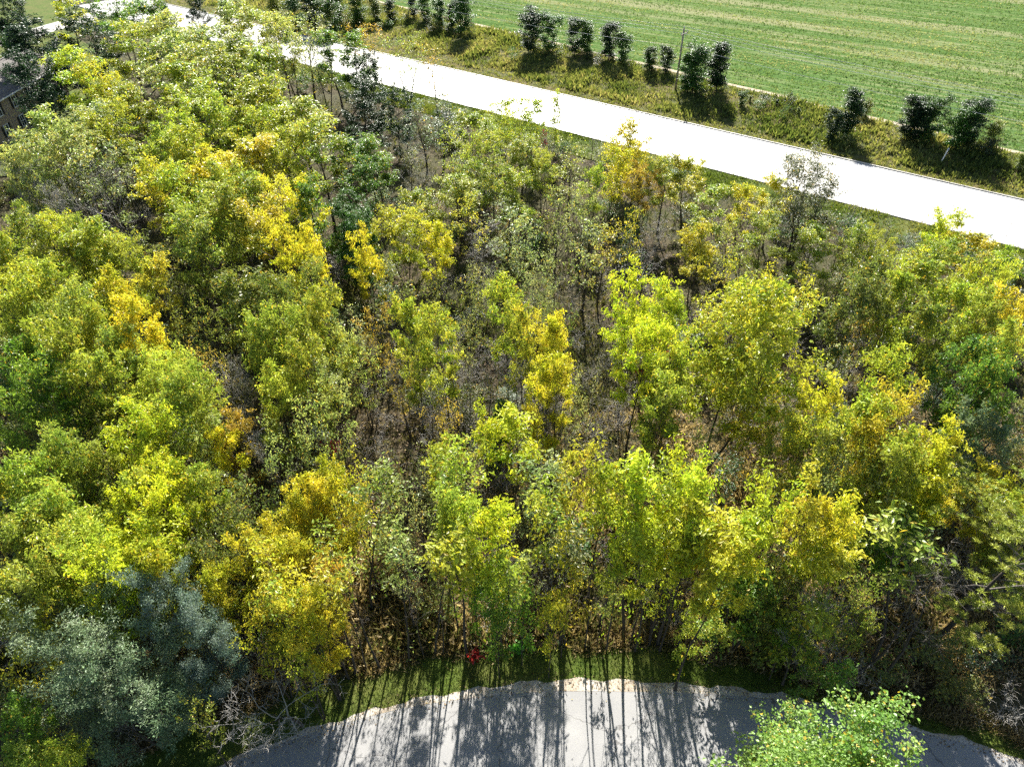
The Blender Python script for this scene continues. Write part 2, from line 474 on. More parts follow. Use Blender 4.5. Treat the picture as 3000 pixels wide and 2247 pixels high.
# bank rising to the field
mb = MB()
ss = np.arange(S0, S1 + 1, 4.0)
tt = [0.0, 0.12, 0.3, 0.5, 0.7, 0.88, 1.0]
ver = []
for s in ss:
    tf = t_field(s)
    for q in tt:
        t = T_UP + 0.2 + (tf - T_UP - 0.2) * q
        z = BANK_Z * (q * q * (3 - 2 * q)) - (0.25 * math.exp(-((q - 0.25) / 0.12) ** 2)) + (rnd.uniform(-0.08, 0.08) if 0 < q < 1 else 0)
        ver.append(tuple(rd(s, t, z)))
k = len(tt); ff = []
for i in range(len(ss) - 1):
    for j in range(k - 1):
        ff.append((i * k + j, (i + 1) * k + j, (i + 1) * k + j + 1, i * k + j + 1))
bo = link('bank', mesh_np('bank', ver, [np.array(ff)], M['bank'], smooth=True), kind='structure'); bo['label'] = 'weedy bank rising from the road to the field'
def bank_z(s, t):
    q = min(1, max(0, (t - T_UP - 0.2) / (t_field(s) - T_UP - 0.2)))
    return BANK_Z * (q * q * (3 - 2 * q)) - 0.25 * math.exp(-((q - 0.25) / 0.12) ** 2)
A = [rd(s, t_field(s)) for s in ss]
fl = [rd(S0, 520), rd(S1 + 260, 520), rd(S1 + 260, t_field(S1))]
fo = sheet('field', A + fl[::-1], BANK_Z - 0.02, M['field']); fo['label'] = 'green crop field with pale rows beyond the road'
B_ = [rd(s, t_field(s) + 0.95 + 0.2 * math.sin(s * 0.31)) for s in ss]
mb = MB()
for i in range(len(A) - 1):
    a, b, c, d = A[i], A[i + 1], B_[i + 1], B_[i]
    mb.quad(*[(p.x, p.y, BANK_Z + 0.004) for p in (a, b, c, d)])
po = link('dirt_path', mb.mesh('dirt_path', M['dirt']), kind='structure'); po['label'] = 'narrow pale dirt strip along the edge of the field'
# clearing with bare pale ground just inside the trees

# ------------------------------------------------------------------ tree prototypes
def nrm(v): return v / (np.linalg.norm(v) + 1e-9)

class Wood:
    """fast tube collector"""
    def __init__(s): s.v = []; s.f = []; s.n = 0
    def tube(s, P, R, k):
        P = np.asarray(P); n = len(P)
        T = np.gradient(P, axis=0); T /= (np.linalg.norm(T, axis=1, keepdims=True) + 1e-9)
        ref = np.array([1.0, 0.3, 0.1]) if abs(T[0][2]) > 0.7 else np.array([0.1, 0.2, 1.0])
        X = np.cross(T, ref); X /= (np.linalg.norm(X, axis=1, keepdims=True) + 1e-9)
        Y = np.cross(T, X)
        an = 2 * np.pi * np.arange(k) / k
        V = P[:, None, :] + (X[:, None, :] * np.cos(an)[None, :, None] + Y[:, None, :] * np.sin(an)[None, :, None]) * np.asarray(R)[:, None, None]
        s.v.append(V.reshape(-1, 3))
        i = np.arange(n - 1)[:, None] * k; q = np.arange(k)[None, :]; r = (q + 1) % k
        s.f.append((np.stack([i + q, i + r, i + k + r, i + k + q], -1).reshape(-1, 4)) + s.n)
        s.n += n * k
    def mesh(s, name, mat):
        if not s.v: return None
        return mesh_np(name, np.concatenate(s.v), [np.concatenate(s.f)], mat, smooth=True)

def limb(rng, p0, d, L, n, wob, up):
    """curved polyline"""
    P = [np.array(p0)]; d = nrm(np.array(d, float)); st = L / (n - 1)
    for i in range(n - 1):
        d = nrm(d + rng.normal(0, wob, 3) + np.array([0, 0, up]))
        P.append(P[-1] + d * st)
    return np.array(P)

def leaves_mesh(name, pos, axis, size, clump, rng, mat, aspect=0.5, flat=0.7, tint=None):
    """one diamond leaf spray per point, slightly folded"""
    n = len(pos)
    nv = rng.normal(0, 1, (n, 3)) * (1 - flat) + np.array([0, 0, 1.0]) * flat
    w = np.cross(axis, nv); w /= (np.linalg.norm(w, axis=1, keepdims=True) + 1e-9)
    nn = np.cross(w, axis)
    L = size[:, None]; W = L * aspect * rng.uniform(0.75, 1.2, (n, 1))
    a = pos - axis * L * 0.5; c = pos + axis * L * 0.5 - nn * L * 0.12
    m1 = pos + w * W * 0.5 + nn * L * 0.06 - axis * L * 0.08; m2 = pos - w * W * 0.5 + nn * L * 0.06 - axis * L * 0.08
    V = np.stack([a, m1, c, m2], 1).reshape(-1, 3)
    F = np.arange(4 * n).reshape(n, 4)
    t = rng.uniform(0, 1, n) if tint is None else tint
    return mesh_np(name, V, [F], mat, {'tint': t, 'clump': np.clip(clump, 0, 1)})

def prototype(kind, seed, h=12.0, width=7.0, stems=1, base=0.35, n1=11, n2=6, n3=5, leaf=26, lsize=0.24, sigma=0.22,
              el=(25, 70), up=0.10, droop=0.28, spread=0.18, rad=0.016, mat='leaf', bare=0.0, twig_mat='twig', bark_mat='bark',
              aspect=0.5, shape='round', keep=None, wob=0.10, twigs=True, n4=0, flat=0.76, lean=(0, 0), tuft=False, top_in=0.3, epicormic=0):
    rng = np.random.default_rng(seed)
    tr, br = Wood(), Wood()
    LP, LA, LC, LS = [], [], [], []
    R = width / 2
    def prof(q):
        # crown radius share at crown height share q (0 bottom, 1 top)
        if shape == 'round': return 0.35 + 0.65 * math.sin(math.pi * min(1, 0.18 + q * 0.74)) ** 0.8
        if shape == 'cone': return 1.0 - 0.86 * q
        if shape == 'column': return 0.55 + 0.45 * math.sin(math.pi * (0.1 + 0.8 * q))
        if shape == 'vase': return 0.35 + 0.65 * q ** 0.7 if q < 0.85 else 0.9 - (q - 0.85) * 2
        if shape == 'flat': return 0.45 + 0.55 * math.sin(math.pi * (0.35 + 0.5 * q))
        return 1.0
    for si in range(stems):
        a = 2 * math.pi * si / max(1, stems) + rng.uniform(-.5, .5)
        sp = spread * (1 if stems > 1 else 0.25)
        d0 = np.array([math.cos(a) * sp + lean[0], math.sin(a) * sp + lean[1], 1.0])
        hh = h * (rng.uniform(0.78, 0.98) if stems > 1 and si else 0.94)
        P = limb(rng, (math.cos(a) * 0.12 * (stems > 1), math.sin(a) * 0.12 * (stems > 1), -0.35), d0, hh + 0.35, 12, wob * 0.45, 0.03)
        P[:, 2] *= (hh) / max(P[-1, 2], 0.1)
        P[0, 2] = -0.35
        r0 = rad * h * (1.0 if stems == 1 else 0.72)
        q = np.linspace(0, 1, 12); RR = r0 * (1 - 0.88 * q ** 0.9); RR[0] *= 1.35
        tr.tube(P, RR, 8)
        def on(t):
            x = t * 11; i = min(int(x), 10); return P[i] + (P[i + 1] - P[i]) * (x - i), RR[i]
        az0 = rng.uniform(0, 6.28)
        nn1 = n1 if stems == 1 else max(4, int(n1 * 1.7 / stems))
        for i in range(nn1):
            q1 = (i + rng.uniform(0.1, 0.9)) / nn1
            t = base + (0.985 - base) * q1
            p, rr = on(t)
            azm = az0 + i * 2.4 + rng.normal(0, 0.35)
            e = math.radians(el[0] + (el[1] - el[0]) * q1 + rng.normal(0, 7))
            L = R * prof(q1) / max(0.35, math.cos(e)) * rng.uniform(0.78, 1.12)
            L = min(L, R * 1.15 + (1 - t) * h * 0.6)
            d = np.array([math.cos(azm) * math.cos(e), math.sin(azm) * math.cos(e), math.sin(e)])
            PL = limb(rng, p, d, L, 7, wob, up)
            r1 = min(rr * 0.62, 0.02 + 0.017 * L)
            br.tube(PL, r1 * np.linspace(1, 0.22, 7), 5)
            limb_c = rng.uniform(0.1, 1.0)
            dead = rng.random() < bare
            for j in range(n2):
                f_ = top_in + (1 - top_in) * (j + rng.uniform(0.2, 1.0)) / n2
                x = f_ * 6; ii = min(int(x), 5); ps = PL[ii] + (PL[ii + 1] - PL[ii]) * (x - ii)
                tdir = nrm(PL[ii + 1] - PL[ii])
                side = nrm(np.cross(tdir, [0, 0, 1]) * (1 if j % 2 else -1) + rng.normal(0, 0.45, 3))
                ds = nrm(tdir * 0.65 + side * 0.75 + np.array([0, 0, 0.12]))
                Ls = max(0.35, L * (0.48 - 0.22 * f_) * rng.uniform(0.7, 1.25))
                PS = limb(rng, ps, ds, Ls, 5, wob * 1.3, up * 0.6)
                br.tube(PS, max(0.008, r1 * 0.34) * np.linspace(1, 0.3, 5), 3)
                cl = np.clip(limb_c * 0.5 + rng.uniform(0, 0.65), 0, 1)
                for k in range(n3):
                    fk = 0.25 + 0.75 * (k + rng.uniform(0, 1)) / n3
                    x = fk * 4; ii = min(int(x), 3); pt = PS[ii] + (PS[ii + 1] - PS[ii]) * (x - ii)
                    dt = nrm(nrm(PS[ii + 1] - PS[ii]) * 0.7 + rng.normal(0, 0.55, 3) + np.array([0, 0, 0.1]))
                    Lt = rng.uniform(0.4, 0.85) * (0.6 + 0.06 * h * 0.5)
                    PT = limb(rng, pt, dt, Lt, 4, wob * 1.6, 0.02)
                    if twigs: br.tube(PT, np.array([0.0085, 0.0065, 0.005, 0.003]) * (1.5 if bare > 0.9 else 1.0), 3)
                    for m4 in range(n4):
                        x = rng.uniform(0.2, 1) * 3; ii = min(int(x), 2)
                        p4 = PT[ii] + (PT[ii + 1] - PT[ii]) * (x - ii)
                        P4 = limb(rng, p4, nrm(dt * 0.7 + rng.normal(0, 0.6, 3)), Lt * 0.6, 3, wob * 2, 0.02)
                        br.tube(P4, np.array([0.0075, 0.005, 0.003]), 3)
                    if dead or leaf <= 0: continue
                    if keep is not None and rng.random() > keep: continue
                    m = max(1, int(rng.poisson(leaf)))
                    if tuft:
                        tp = PT[-1]; dirs = nrm(rng.normal(0, 1, 3))
                        V = rng.normal(0, 1, (m, 3)); V /= np.linalg.norm(V, axis=1, keepdims=True); V[:, 2] = np.abs(V[:, 2]) * 0.8 + V[:, 2] * 0.2
                        LP.append(tp + V * lsize * 0.5); LA.append(V)
                    else:
                        u = rng.uniform(0.15, 1.1, m) * 3
                        ii = np.minimum(u.astype(int), 2)
                        b = PT[ii] + (PT[ii + 1] - PT[ii]) * (u - ii)[:, None]
                        LP.append(b + rng.normal(0, sigma, (m, 3)) * np.array([1.1, 1.1, 0.42]))
                        ax = dt * np.array([0.5, 0.5, 0.2]) + rng.normal(0, 0.6, (m, 3)) * np.array([1, 1, 0.55]) + np.array([0, 0, -droop])
                        LA.append(ax / np.linalg.norm(ax, axis=1, keepdims=True))
                    LC.append(np.clip(cl + rng.normal(0, 0.12, m), 0, 1)); LS.append(rng.uniform(0.65, 1.3, m) * lsize)
        # small leafy shoots low on the stem
        for i in range(epicormic):
            t = rng.uniform(0.06, base); p, rr = on(t)
            PT = limb(rng, p, rng.normal(0, 1, 3) + np.array([0, 0, 0.6]), rng.uniform(0.5, 1.3), 4, 0.15, 0.05)
            br.tube(PT, np.array([0.012, 0.009, 0.006, 0.003]), 3)
            if leaf > 0:
                m = int(leaf * 0.6) + 1
                LP.append(PT[rng.integers(1, 4, m)] + rng.normal(0, sigma, (m, 3)))
                ax = rng.normal(0, 0.7, (m, 3)) + np.array([0, 0, -droop]); LA.append(ax / np.linalg.norm(ax, axis=1, keepdims=True))
                LC.append(rng.uniform(0, 0.5, m)); LS.append(rng.uniform(0.6, 1.1, m) * lsize)
    out = {'kind': kind, 'trunk': tr.mesh('trunk', M[bark_mat]), 'branches': br.mesh('branches', M[twig_mat]), 'crown': None}
    allp = np.concatenate(br.v)
    if LP:
        LPc = np.concatenate(LP); allp = np.concatenate([allp, LPc])
        out['crown'] = leaves_mesh('crown', LPc, np.concatenate(LA), np.concatenate(LS), np.concatenate(LC), rng, M[mat], aspect, flat)
    out['h'] = float(np.percentile(allp[:, 2], 99.5)); 
    cx, cy = allp[:, 0].mean(), allp[:, 1].mean()
    out['w'] = 2 * float(np.percentile(np.hypot(allp[:, 0] - cx, allp[:, 1] - cy), 93))
    top = allp[allp[:, 2] > out['h'] * 0.6]
    out['off'] = (float(top[:, 0].mean()), float(top[:, 1].mean()))
    return out

PROTO = {}
def protos(kind, n, seed, **kw):
    lst = []
    for i in range(n):
        kk = dict(kw)
        for a in list(kk):
            if isinstance(kk[a], list): kk[a] = kk[a][i % len(kk[a])]
        lst.append(prototype(kind, seed + i * 17, **kk))
    PROTO[kind] = lst
# F feathery broad crown, S sparse crown with twigs showing, W slim edge tree, B bare, D dense dark, E hedgerow, J silvery, C cedar, M maple, P tufted pine
protos('F', 5, 100, h=12.0, width=[6.6, 7.4, 6.0, 7.0, 6.4], stems=[1, 2, 1, 3, 2], base=0.40, n1=12, n2=5, n3=3, leaf=19, lsize=0.40, sigma=0.27, aspect=0.42, el=(18, 70), top_in=0.5)
protos('S', 4, 300, h=11.0, width=[6.0, 5.2, 5.8, 6.4], stems=[1, 2, 1, 3], base=0.32, n1=11, n2=6, n3=3, leaf=4.5, lsize=0.34, sigma=0.24, aspect=0.42, el=(22, 68), n4=1, keep=0.8)
protos('W', 5, 500, h=9.0, width=[3.4, 3.0, 3.8, 2.8, 3.4], stems=1, base=[0.52, 0.25, 0.55, 0.3, 0.4], n1=9, n2=5, n3=3, leaf=[7, 8, 6, 9, 7], lsize=0.33, sigma=0.22, aspect=0.42, el=(28, 72), rad=0.0085, wob=0.12, epicormic=5)
protos('T', 5, 620, h=13.0, width=[3.6, 3.2, 4.2, 3.8, 3.4], stems=1, base=[0.66, 0.70, 0.64, 0.68, 0.62], n1=9, n2=4, n3=3, leaf=[14, 16, 13, 17, 14], lsize=0.37, sigma=0.24, aspect=0.42, el=(22, 72), rad=0.010, wob=0.11, epicormic=3)
protos('B', 4, 700, h=10.0, width=[5.6, 5.0, 6.2, 4.0], stems=[1, 2, 1, 1], base=0.3, n1=11, n2=6, n3=4, leaf=0, n4=2, bare=1.0, twig_mat='dead', el=(25, 70), rad=0.012, wob=0.13)
protos('D', 2, 900, h=13.0, width=[9.5, 8.5], stems=1, base=0.18, n1=18, n2=7, n3=4, leaf=22, lsize=0.34, sigma=0.26, mat='glossy_leaf', aspect=0.6, el=(8, 70), top_in=0.3)
protos('E', 5, 1100, h=7.5, width=[2.6, 2.2, 3.2, 2.4, 2.9], stems=[3, 2, 4, 2, 3], base=0.06, n1=16, n2=6, n3=4, leaf=12, lsize=0.27, sigma=0.22, mat='glossy_leaf', el=(42, 76), spread=0.10, shape='column', rad=0.010)
protos('J', 2, 1300, h=11.0, width=[10.0, 7.0], stems=[3, 2], base=0.16, n1=18, n2=8, n3=5, leaf=30, lsize=0.20, sigma=0.20, mat='needle', el=(10, 60), droop=0.15, aspect=0.38, flat=0.5, spread=0.3)
protos('C', 1, 1500, h=5.0, width=2.6, stems=1, base=0.08, n1=26, n2=5, n3=3, leaf=22, lsize=0.17, sigma=0.1, mat='needle', el=(12, 45), shape='cone', aspect=0.35, flat=0.4, droop=0.1)
protos('M', 1, 1600, h=13.0, width=6.6, stems=1, base=0.25, n1=20, n2=9, n3=5, leaf=36, lsize=0.125, sigma=0.15, mat='leaf', el=(40, 76), aspect=0.8, flat=0.55)
protos('P', 1, 1700, h=14.0, width=9.5, stems=1, base=0.36, n1=17, n2=8, n3=5, leaf=42, lsize=0.32, sigma=0.1, mat='needle', el=(5, 55), tuft=True, aspect=0.12, flat=0.1, rad=0.0145, lean=(0.55, 0.25), n4=0)
protos('G', 1, 1800, h=12.0, width=8.0, stems=3, base=0.35, n1=15, n2=7, n3=4, leaf=20, lsize=0.22, sigma=0.24, el=(35, 66), shape='vase', spread=0.25, n4=1, twig_mat='bark', rad=0.019)
protos('Q', 1, 1850, h=15.5, width=9.5, stems=2, base=0.42, n1=24, n2=6, n3=3, leaf=22, lsize=0.42, sigma=0.3, aspect=0.42, el=(15, 70), spread=0.16, top_in=0.4)
protos('N', 4, 1950, h=11.5, width=[2.6, 3.0, 2.3, 2.8], stems=1, base=[0.72, 0.68, 0.76, 0.70], n1=8, n2=4, n3=3, leaf=[5, 4, 6, 3], lsize=0.32, sigma=0.2, aspect=0.42, el=(30, 72), rad=0.0088, wob=0.10, epicormic=4, n4=1)
protos('Y', 3, 2300, h=10.5, width=[2.6, 2.2, 3.0], stems=1, base=[0.5, 0.58, 0.45], n1=8, n2=4, n3=3, leaf=0, bare=1.0, twig_mat='twig', el=(32, 72), rad=0.0075, wob=0.12)
# shrubs: U leafy undergrowth shrub, V bare shrub, K slender leafy sapling bush
protos('U', 4, 1900, h=2.8, width=[3.0, 3.4, 2.6, 3.2], stems=[4, 5, 3, 5], base=0.08, n1=10, n2=4, n3=3, leaf=[6, 4, 8, 5], lsize=0.25, sigma=0.2, el=(20, 65), spread=0.5, rad=0.009, wob=0.2)
protos('V', 3, 2100, h=3.2, width=[3.2, 2.6, 3.6], stems=[4, 5, 4], base=0.1, n1=9, n2=4, n3=3, leaf=0, n4=0, bare=1.0, twig_mat='dead', el=(30, 70), spread=0.45, rad=0.010, wob=0.22, bark_mat='twig')

protos('H', 3, 2500, h=9.0, width=[3.2, 2.8, 3.6], stems=[3, 2, 3], base=0.25, n1=13, n2=5, n3=3, leaf=10, lsize=0.31, sigma=0.22, aspect=0.42, el=(38, 74), spread=0.13, shape='round', rad=0.010)
# ------------------------------------------------------------------ colours and words
COLS = {
    'YG': ((0.44, 0.49, 0.075), 'yellow green'), 'LY': ((0.60, 0.64, 0.055), 'bright lemon green'), 'GY': ((0.68, 0.61, 0.06), 'golden yellow'),
    'OR': ((0.58, 0.42, 0.07), 'orange tinged'), 'GR': ((0.20, 0.33, 0.05), 'fresh green'), 'PG': ((0.46, 0.50, 0.18), 'pale sage green'),
    'DG': ((0.045, 0.09, 0.035), 'dark green'), 'SV': ((0.28, 0.35, 0.23), 'silvery grey green'), 'OL': ((0.26, 0.29, 0.07), 'olive green'),
    'TN': ((0.36, 0.27, 0.13), 'tan brown'), 'BG': ((0.10, 0.20, 0.04), 'deep green'), 'GO': ((0.19, 0.22, 0.11), 'grey olive'), 'XX': ((0.3, 0.3, 0.3), 'bare grey'), 'MG': ((0.32, 0.44, 0.09), 'light green')}
KW = {'F': ('feathery_tree', 'feathery tree', 'tree'), 'S': ('sparse_tree', 'thinly leaved tree', 'tree'),
      'T': ('slender_tree', 'slender tree', 'tree'), 'G': ('sparse_tree', 'vase shaped tree', 'tree'), 'Q': ('feathery_tree', 'tall tree', 'tree'), 'N': ('pole_tree', 'pole thin tree', 'tree'), 'H': ('upright_tree', 'upright many stemmed tree', 'tree'), 'Y': ('bare_pole_tree', 'leafless pole thin tree', 'tree'),
      'W': ('slim_tree', 'slim stemmed tree', 'tree'), 'B': ('bare_tree', 'leafless tree', 'tree'),
      'D': ('dense_tree', 'dense heavy tree', 'tree'), 'E': ('hedgerow_tree', 'upright hedgerow tree', 'tree'),
      'J': ('juniper_tree', 'juniper with layered feathery boughs', 'tree'), 'C': ('cedar_tree', 'small pointed cedar', 'tree'),
      'M': ('young_maple', 'young maple', 'tree'), 'P': ('pine_tree', 'tufted pine', 'tree'),
      'U': ('shrub', 'leafy shrub', 'shrub'), 'V': ('bare_shrub', 'leafless shrub', 'shrub')}

TREES = []      # records: dict(root, desc, x, y, h, w)
def place(kind, x, y, h, w, col, z=0.0, rz=None, vi=None, desc=None, label=None, group=None):
    lst = PROTO[kind]
    pr = lst[rnd.randrange(len(lst)) if vi is None else vi % len(lst)]
    e = bpy.data.objects.new(KW[kind][0], None); COL.objects.link(e)
    e.empty_display_size = 0.3
    rz = rnd.uniform(0, 6.283) if rz is None else rz
    sz = h / pr['h']; sx = w / pr['w']
    lo, hi = sz * 0.6, sz * 1.45
    sx = min(max(sx, lo), hi)
    e.location = (x, y, z); e.rotation_euler = (0, 0, rz); e.scale = (sx, sx, sz)
    c0 = COLS[col][0]
    jv = rnd.uniform(0.82, 1.15); jit = [jv * rnd.uniform(0.95, 1.05) for _ in range(2)]
    c = (c0[0] * jit[0], c0[1] * jit[1], c0[2] * rnd.uniform(0.8, 1.2), 1)
    for part in ('trunk', 'branches', 'crown'):
        me = pr[part]
        if me is None: continue
        o = bpy.data.objects.new(part, me); COL.objects.link(o); o.parent = e; o.color = c
        if part in ('crown', 'branches'): o['kind'] = 'stuff'
    e['category'] = KW[kind][2]
    if group: e['group'] = group
    if label: e['label'] = label
    TREES.append(dict(o=e, kind=kind, col=col, x=x, y=y, h=h, w=sx * pr['w'], fixed=bool(label)))
    return e

def tree_px(r, zx, zy, zw, kind, col, h, **kw):
    """crown top at a photo pixel of region r (enlarged 2.209x), crown width in those pixels, height in metres"""
    u, v = px(r, zx, zy)
    p, dep = at(u, v, h * 0.97)
    w = zw / 2.209 * dep / FPX
    # keep the crown's own centre under the pixel
    return place(kind, p.x, p.y - 0.12 * w, h, w, col, **kw)

# ------------------------------------------------------------------ trees read off the photograph: region, x, y of crown top, crown width, kind, colour, height
T = []
def add(r, kind, col, h, *xyw):
    for q in xyw:
        T.append((r, q[0], q[1], q[2], kind, col, h))
# region 0: upper left
add(0, 'D', 'DG', 13.5, (530, 70, 430), (250, 120, 400), (40, -40, 260), (160, 330, 300))
add(0, 'F', 'LY', 12.5, (400, -60, 330), (800, 150, 420), (500, 320, 480), (640, 400, 330))
add(0, 'F', 'GR', 13, (750, -70, 420), (900, 20, 260))
add(0, 'F', 'PG', 13, (1130, 90, 480), (1080, 230, 430), (1440, 5, 480), (1600, 40, 380), (1330, 190, 400), (1780, 70, 340))
add(0, 'F', 'YG', 12.5, (1330, 300, 400), (1170, 420, 420), (1640, 330, 330), (1330, 530, 400), (1750, 490, 340), (1560, 540, 380), (870, 560, 380), (680, 650, 340), (1500, 230, 340))
add(0, 'S', 'PG', 12, (1950, 90, 340), (1850, 180, 300), (2060, 200, 250))
add(0, 'F', 'PG', 12, (560, 690, 400), (250, 745, 300), (450, 770, 340), (150, 860, 330), (60, 930, 260))
add(0, 'S', 'PG', 11.5, (350, 900, 380), (560, 930, 380), (720, 900, 320))
add(0, 'B', 'XX', 11.5, (650, 1060, 380), (150, 1010, 300), (480, 1080, 320), (330, 1180, 300))
add(0, 'F', 'YG', 12, (1150, 710, 350), (1400, 640, 320), (1200, 840, 300), (1000, 830, 280), (1950, 630, 430), (2060, 790, 380), (1850, 800, 320), (1650, 700, 320))
add(0, 'F', 'GY', 12, (1000, 1020, 340), (1300, 970, 340), (1550, 910, 400), (1850, 1120, 360), (1750, 1270, 380), (1850, 1390, 330))
add(0, 'F', 'YG', 12, (1150, 1090, 320), (1300, 1240, 340), (1500, 1190, 330), (1170, 1390, 330), (1400, 1080, 300), (1620, 1100, 300))
add(0, 'F', 'GR', 11.5, (1960, 1215, 290), (2150, 200, 240))
add(0, 'F', 'YG', 11.5, (150, 1350, 340), (330, 1350, 340), (600, 1420, 340), (760, 1500, 250), (400, 1540, 300), (60, 1510, 280), (480, 1400, 280))
add(0, 'S', 'OL', 10, (1380, 1520, 260), (900, 1490, 280), (1050, 1560, 260))
# region 1: upper middle
add(1, 'S', 'YG', 11, (400, 205, 270), (760, 765, 240))
add(1, 'S', 'OR', 10, (170, 150, 240), (600, 300, 190))
add(1, 'F', 'GR', 11, (50, 230, 230))
add(1, 'D', 'DG', 9.5, (150, 340, 240), (130, 490, 300), (340, 560, 230))
add(1, 'S', 'SV', 9.5, (640, 590, 290), (520, 640, 220))
add(1, 'F', 'GR', 9, (210, 900, 280), (60, 910, 260), (120, 1010, 240))
add(1, 'H', 'YG', 9.0, (1050, 625, 170), (1150, 650, 170), (1255, 630, 180), (1385, 605, 100))
add(1, 'F', 'YG', 8.5, (880, 745, 250), (940, 840, 240), (1170, 925, 240), (850, 1035, 240), (1080, 1105, 240), (1300, 955, 200))
add(1, 'S', 'YG', 8.5, (1490, 905, 240), (1400, 1060, 230), (740, 1000, 220), (980, 980, 220))
add(1, 'B', 'XX', 10, (1640, 685, 130), (1340, 735, 130))
add(1, 'H', 'GY', 9.0, (1840, 775, 240), (1780, 930, 200), (1930, 900, 170))
add(1, 'F', 'OR', 8, (1975, 1060, 210))
add(1, 'F', 'YG', 8.5, (2110, 1025, 240), (750, 1115, 280), (520, 1235, 250), (1640, 1080, 200))
add(1, 'F', 'LY', 10, (370, 1315, 370))
add(1, 'F', 'GY', 9, (140, 1505, 250), (640, 1435, 230))
add(1, 'S', 'GY', 9, (850, 1245, 240), (1700, 1425, 240), (1920, 1345, 150))
add(1, 'S', 'PG', 9.5, (1080, 1315, 310), (1170, 1400, 280), (1560, 1185, 280), (1600, 1395, 280), (1400, 1235, 240), (1280, 1580, 250))
add(1, 'B', 'XX', 9, (2000, 1410, 330), (420, 900, 200), (520, 980, 180), (900, 1430, 260))
add(1, 'D', 'BG', 9, (40, 1250, 300), (100, 1380, 260))
# region 2: upper right
add(2, 'F', 'GY', 8, (60, 1035, 240), (430, 1205, 190), (620, 1165, 220), (130, 1465, 240), (1880, 1490, 280))
add(2, 'F', 'YG', 8, (160, 1205, 230), (570, 1365, 240), (900, 1455, 330), (1150, 1445, 240), (1650, 1545, 290), (2100, 1625, 250), (1290, 1485, 200))
add(2, 'F', 'LY', 8.5, (1770, 1365, 260))
add(2, 'B', 'XX', 8, (1120, 1275, 130), (1310, 1435, 130), (1480, 1485, 120), (700, 1380, 160))
add(2, 'S', 'YG', 8, (350, 1400, 220), (450, 1520, 240), (1450, 1600, 240), (1950, 1620, 240))
# region 3: left middle
add(3, 'F', 'YG', 12, (150, 140, 340), (350, 25, 340), (120, 35, 260), (60, 210, 280), (550, 190, 330), (330, 290, 330), (640, 320, 290), (420, 390, 330), (720, 480, 280), (190, 460, 300))
add(3, 'F', 'GY', 11.5, (680, 95, 150), (930, 35, 270), (900, 265, 310))
add(3, 'F', 'GR', 11.5, (60, 550, 290), (100, 710, 330), (300, 660, 300))
add(3, 'F', 'YG', 11.5, (560, 660, 330), (690, 630, 270), (1000, 570, 330), (1090, 650, 330), (1180, 710, 280), (1080, 800, 300))
add(3, 'S', 'OR', 10.5, (1330, 550, 200))
add(3, 'B', 'XX', 10, (1500, 700, 330), (1430, 650, 240), (1720, 1130, 260))
add(3, 'F', 'LY', 11.5, (830, 935, 400), (930, 1040, 280))
add(3, 'F', 'YG', 10.5, (450, 1125, 360), (330, 1130, 200))
add(3, 'F', 'OR', 9.5, (1480, 1000, 220))
add(3, 'F', 'GY', 9.5, (1400, 1130, 230))
add(3, 'S', 'PG', 9.5, (1220, 1025, 210), (1730, 1285, 210))
add(3, 'F', 'LY', 11, (1000, 1285, 250), (1140, 1345, 290), (900, 1430, 330))
add(3, 'F', 'YG', 11, (780, 1440, 260), (150, 1275, 280), (60, 1410, 290), (400, 1490, 280), (150, 1570, 380), (1280, 1330, 220))
add(3, 'S', 'OL', 9.5, (1550, 1405, 340), (1400, 1560, 300), (1620, 1520, 260))
add(3, 'F', 'GY', 9.5, (1960, 1395, 200), (2050, 1500, 240), (2150, 1340, 190), (1880, 1540, 220))
add(3, 'F', 'YG', 11.5, (1740, 320, 290), (1900, 300, 330), (2060, 230, 240), (1680, 430, 280), (1930, 570, 300), (1720, 720, 240))
add(3, 'S', 'PG', 10.5, (1960, 900, 250), (2100, 700, 280), (2080, 480, 260), (1900, 1050, 240))
add(3, 'F', 'OL', 11, (1650, 95, 390), (1480, 125, 330), (1790, 140, 290), (1960, 35, 280))
add(3, 'S', 'OL', 9, (500, 900, 300), (250, 950, 300), (620, 1180, 260), (1150, 380, 260), (1300, 250, 260), (80, 960, 260))
# region 4: centre
add(4, 'F', 'YG', 11.5, (1080, 155, 270), (1180, 310, 230), (450, 305, 210), (650, 365, 190), (470, 430, 190))
add(4, 'F', 'GY', 11.0, (1280, 355, 200), (1350, 425, 230), (1400, 615, 240), (1280, 705, 150))
add(4, 'S', 'PG', 8, (780, 385, 200), (60, 360, 260), (110, 560, 260), (1300, 90, 230), (920, 10, 220), (1530, 800, 160))
add(4, 'S', 'OR', 8.5, (190, 320, 200), (380, 600, 160), (670, 960, 140))
add(4, 'S', 'OL', 9, (1400, 260, 240), (300, 60, 280), (560, 130, 260), (860, 120, 240))
add(4, 'F', 'LY', 12.0, (1900, 125, 270), (2050, 155, 280), (1960, 435, 240), (2090, 480, 220))
add(4, 'F', 'YG', 11.5, (2160, 260, 220), (2180, 620, 200), (2080, 760, 200))
add(4, 'B', 'XX', 8.5, (1740, 950, 290), (800, 700, 220), (1100, 640, 330), (380, 620, 230), (1450, 900, 200), (560, 790, 240), (950, 560, 260), (1700, 620, 220), (1250, 900, 220), (720, 560, 220))
add(4, 'C', 'BG', 5, (1030, 930, 160))
add(4, 'T', 'LY', 10.5, (1220, 1005, 290), (580, 1215, 195), (940, 1055, 180))
add(4, 'T', 'YG', 12, (640, 1445, 240), (820, 1435, 200))
add(4, 'T', 'LY', 12.5, (1010, 1445, 250), (1690, 1335, 280), (2010, 1395, 330), (2180, 1310, 260))
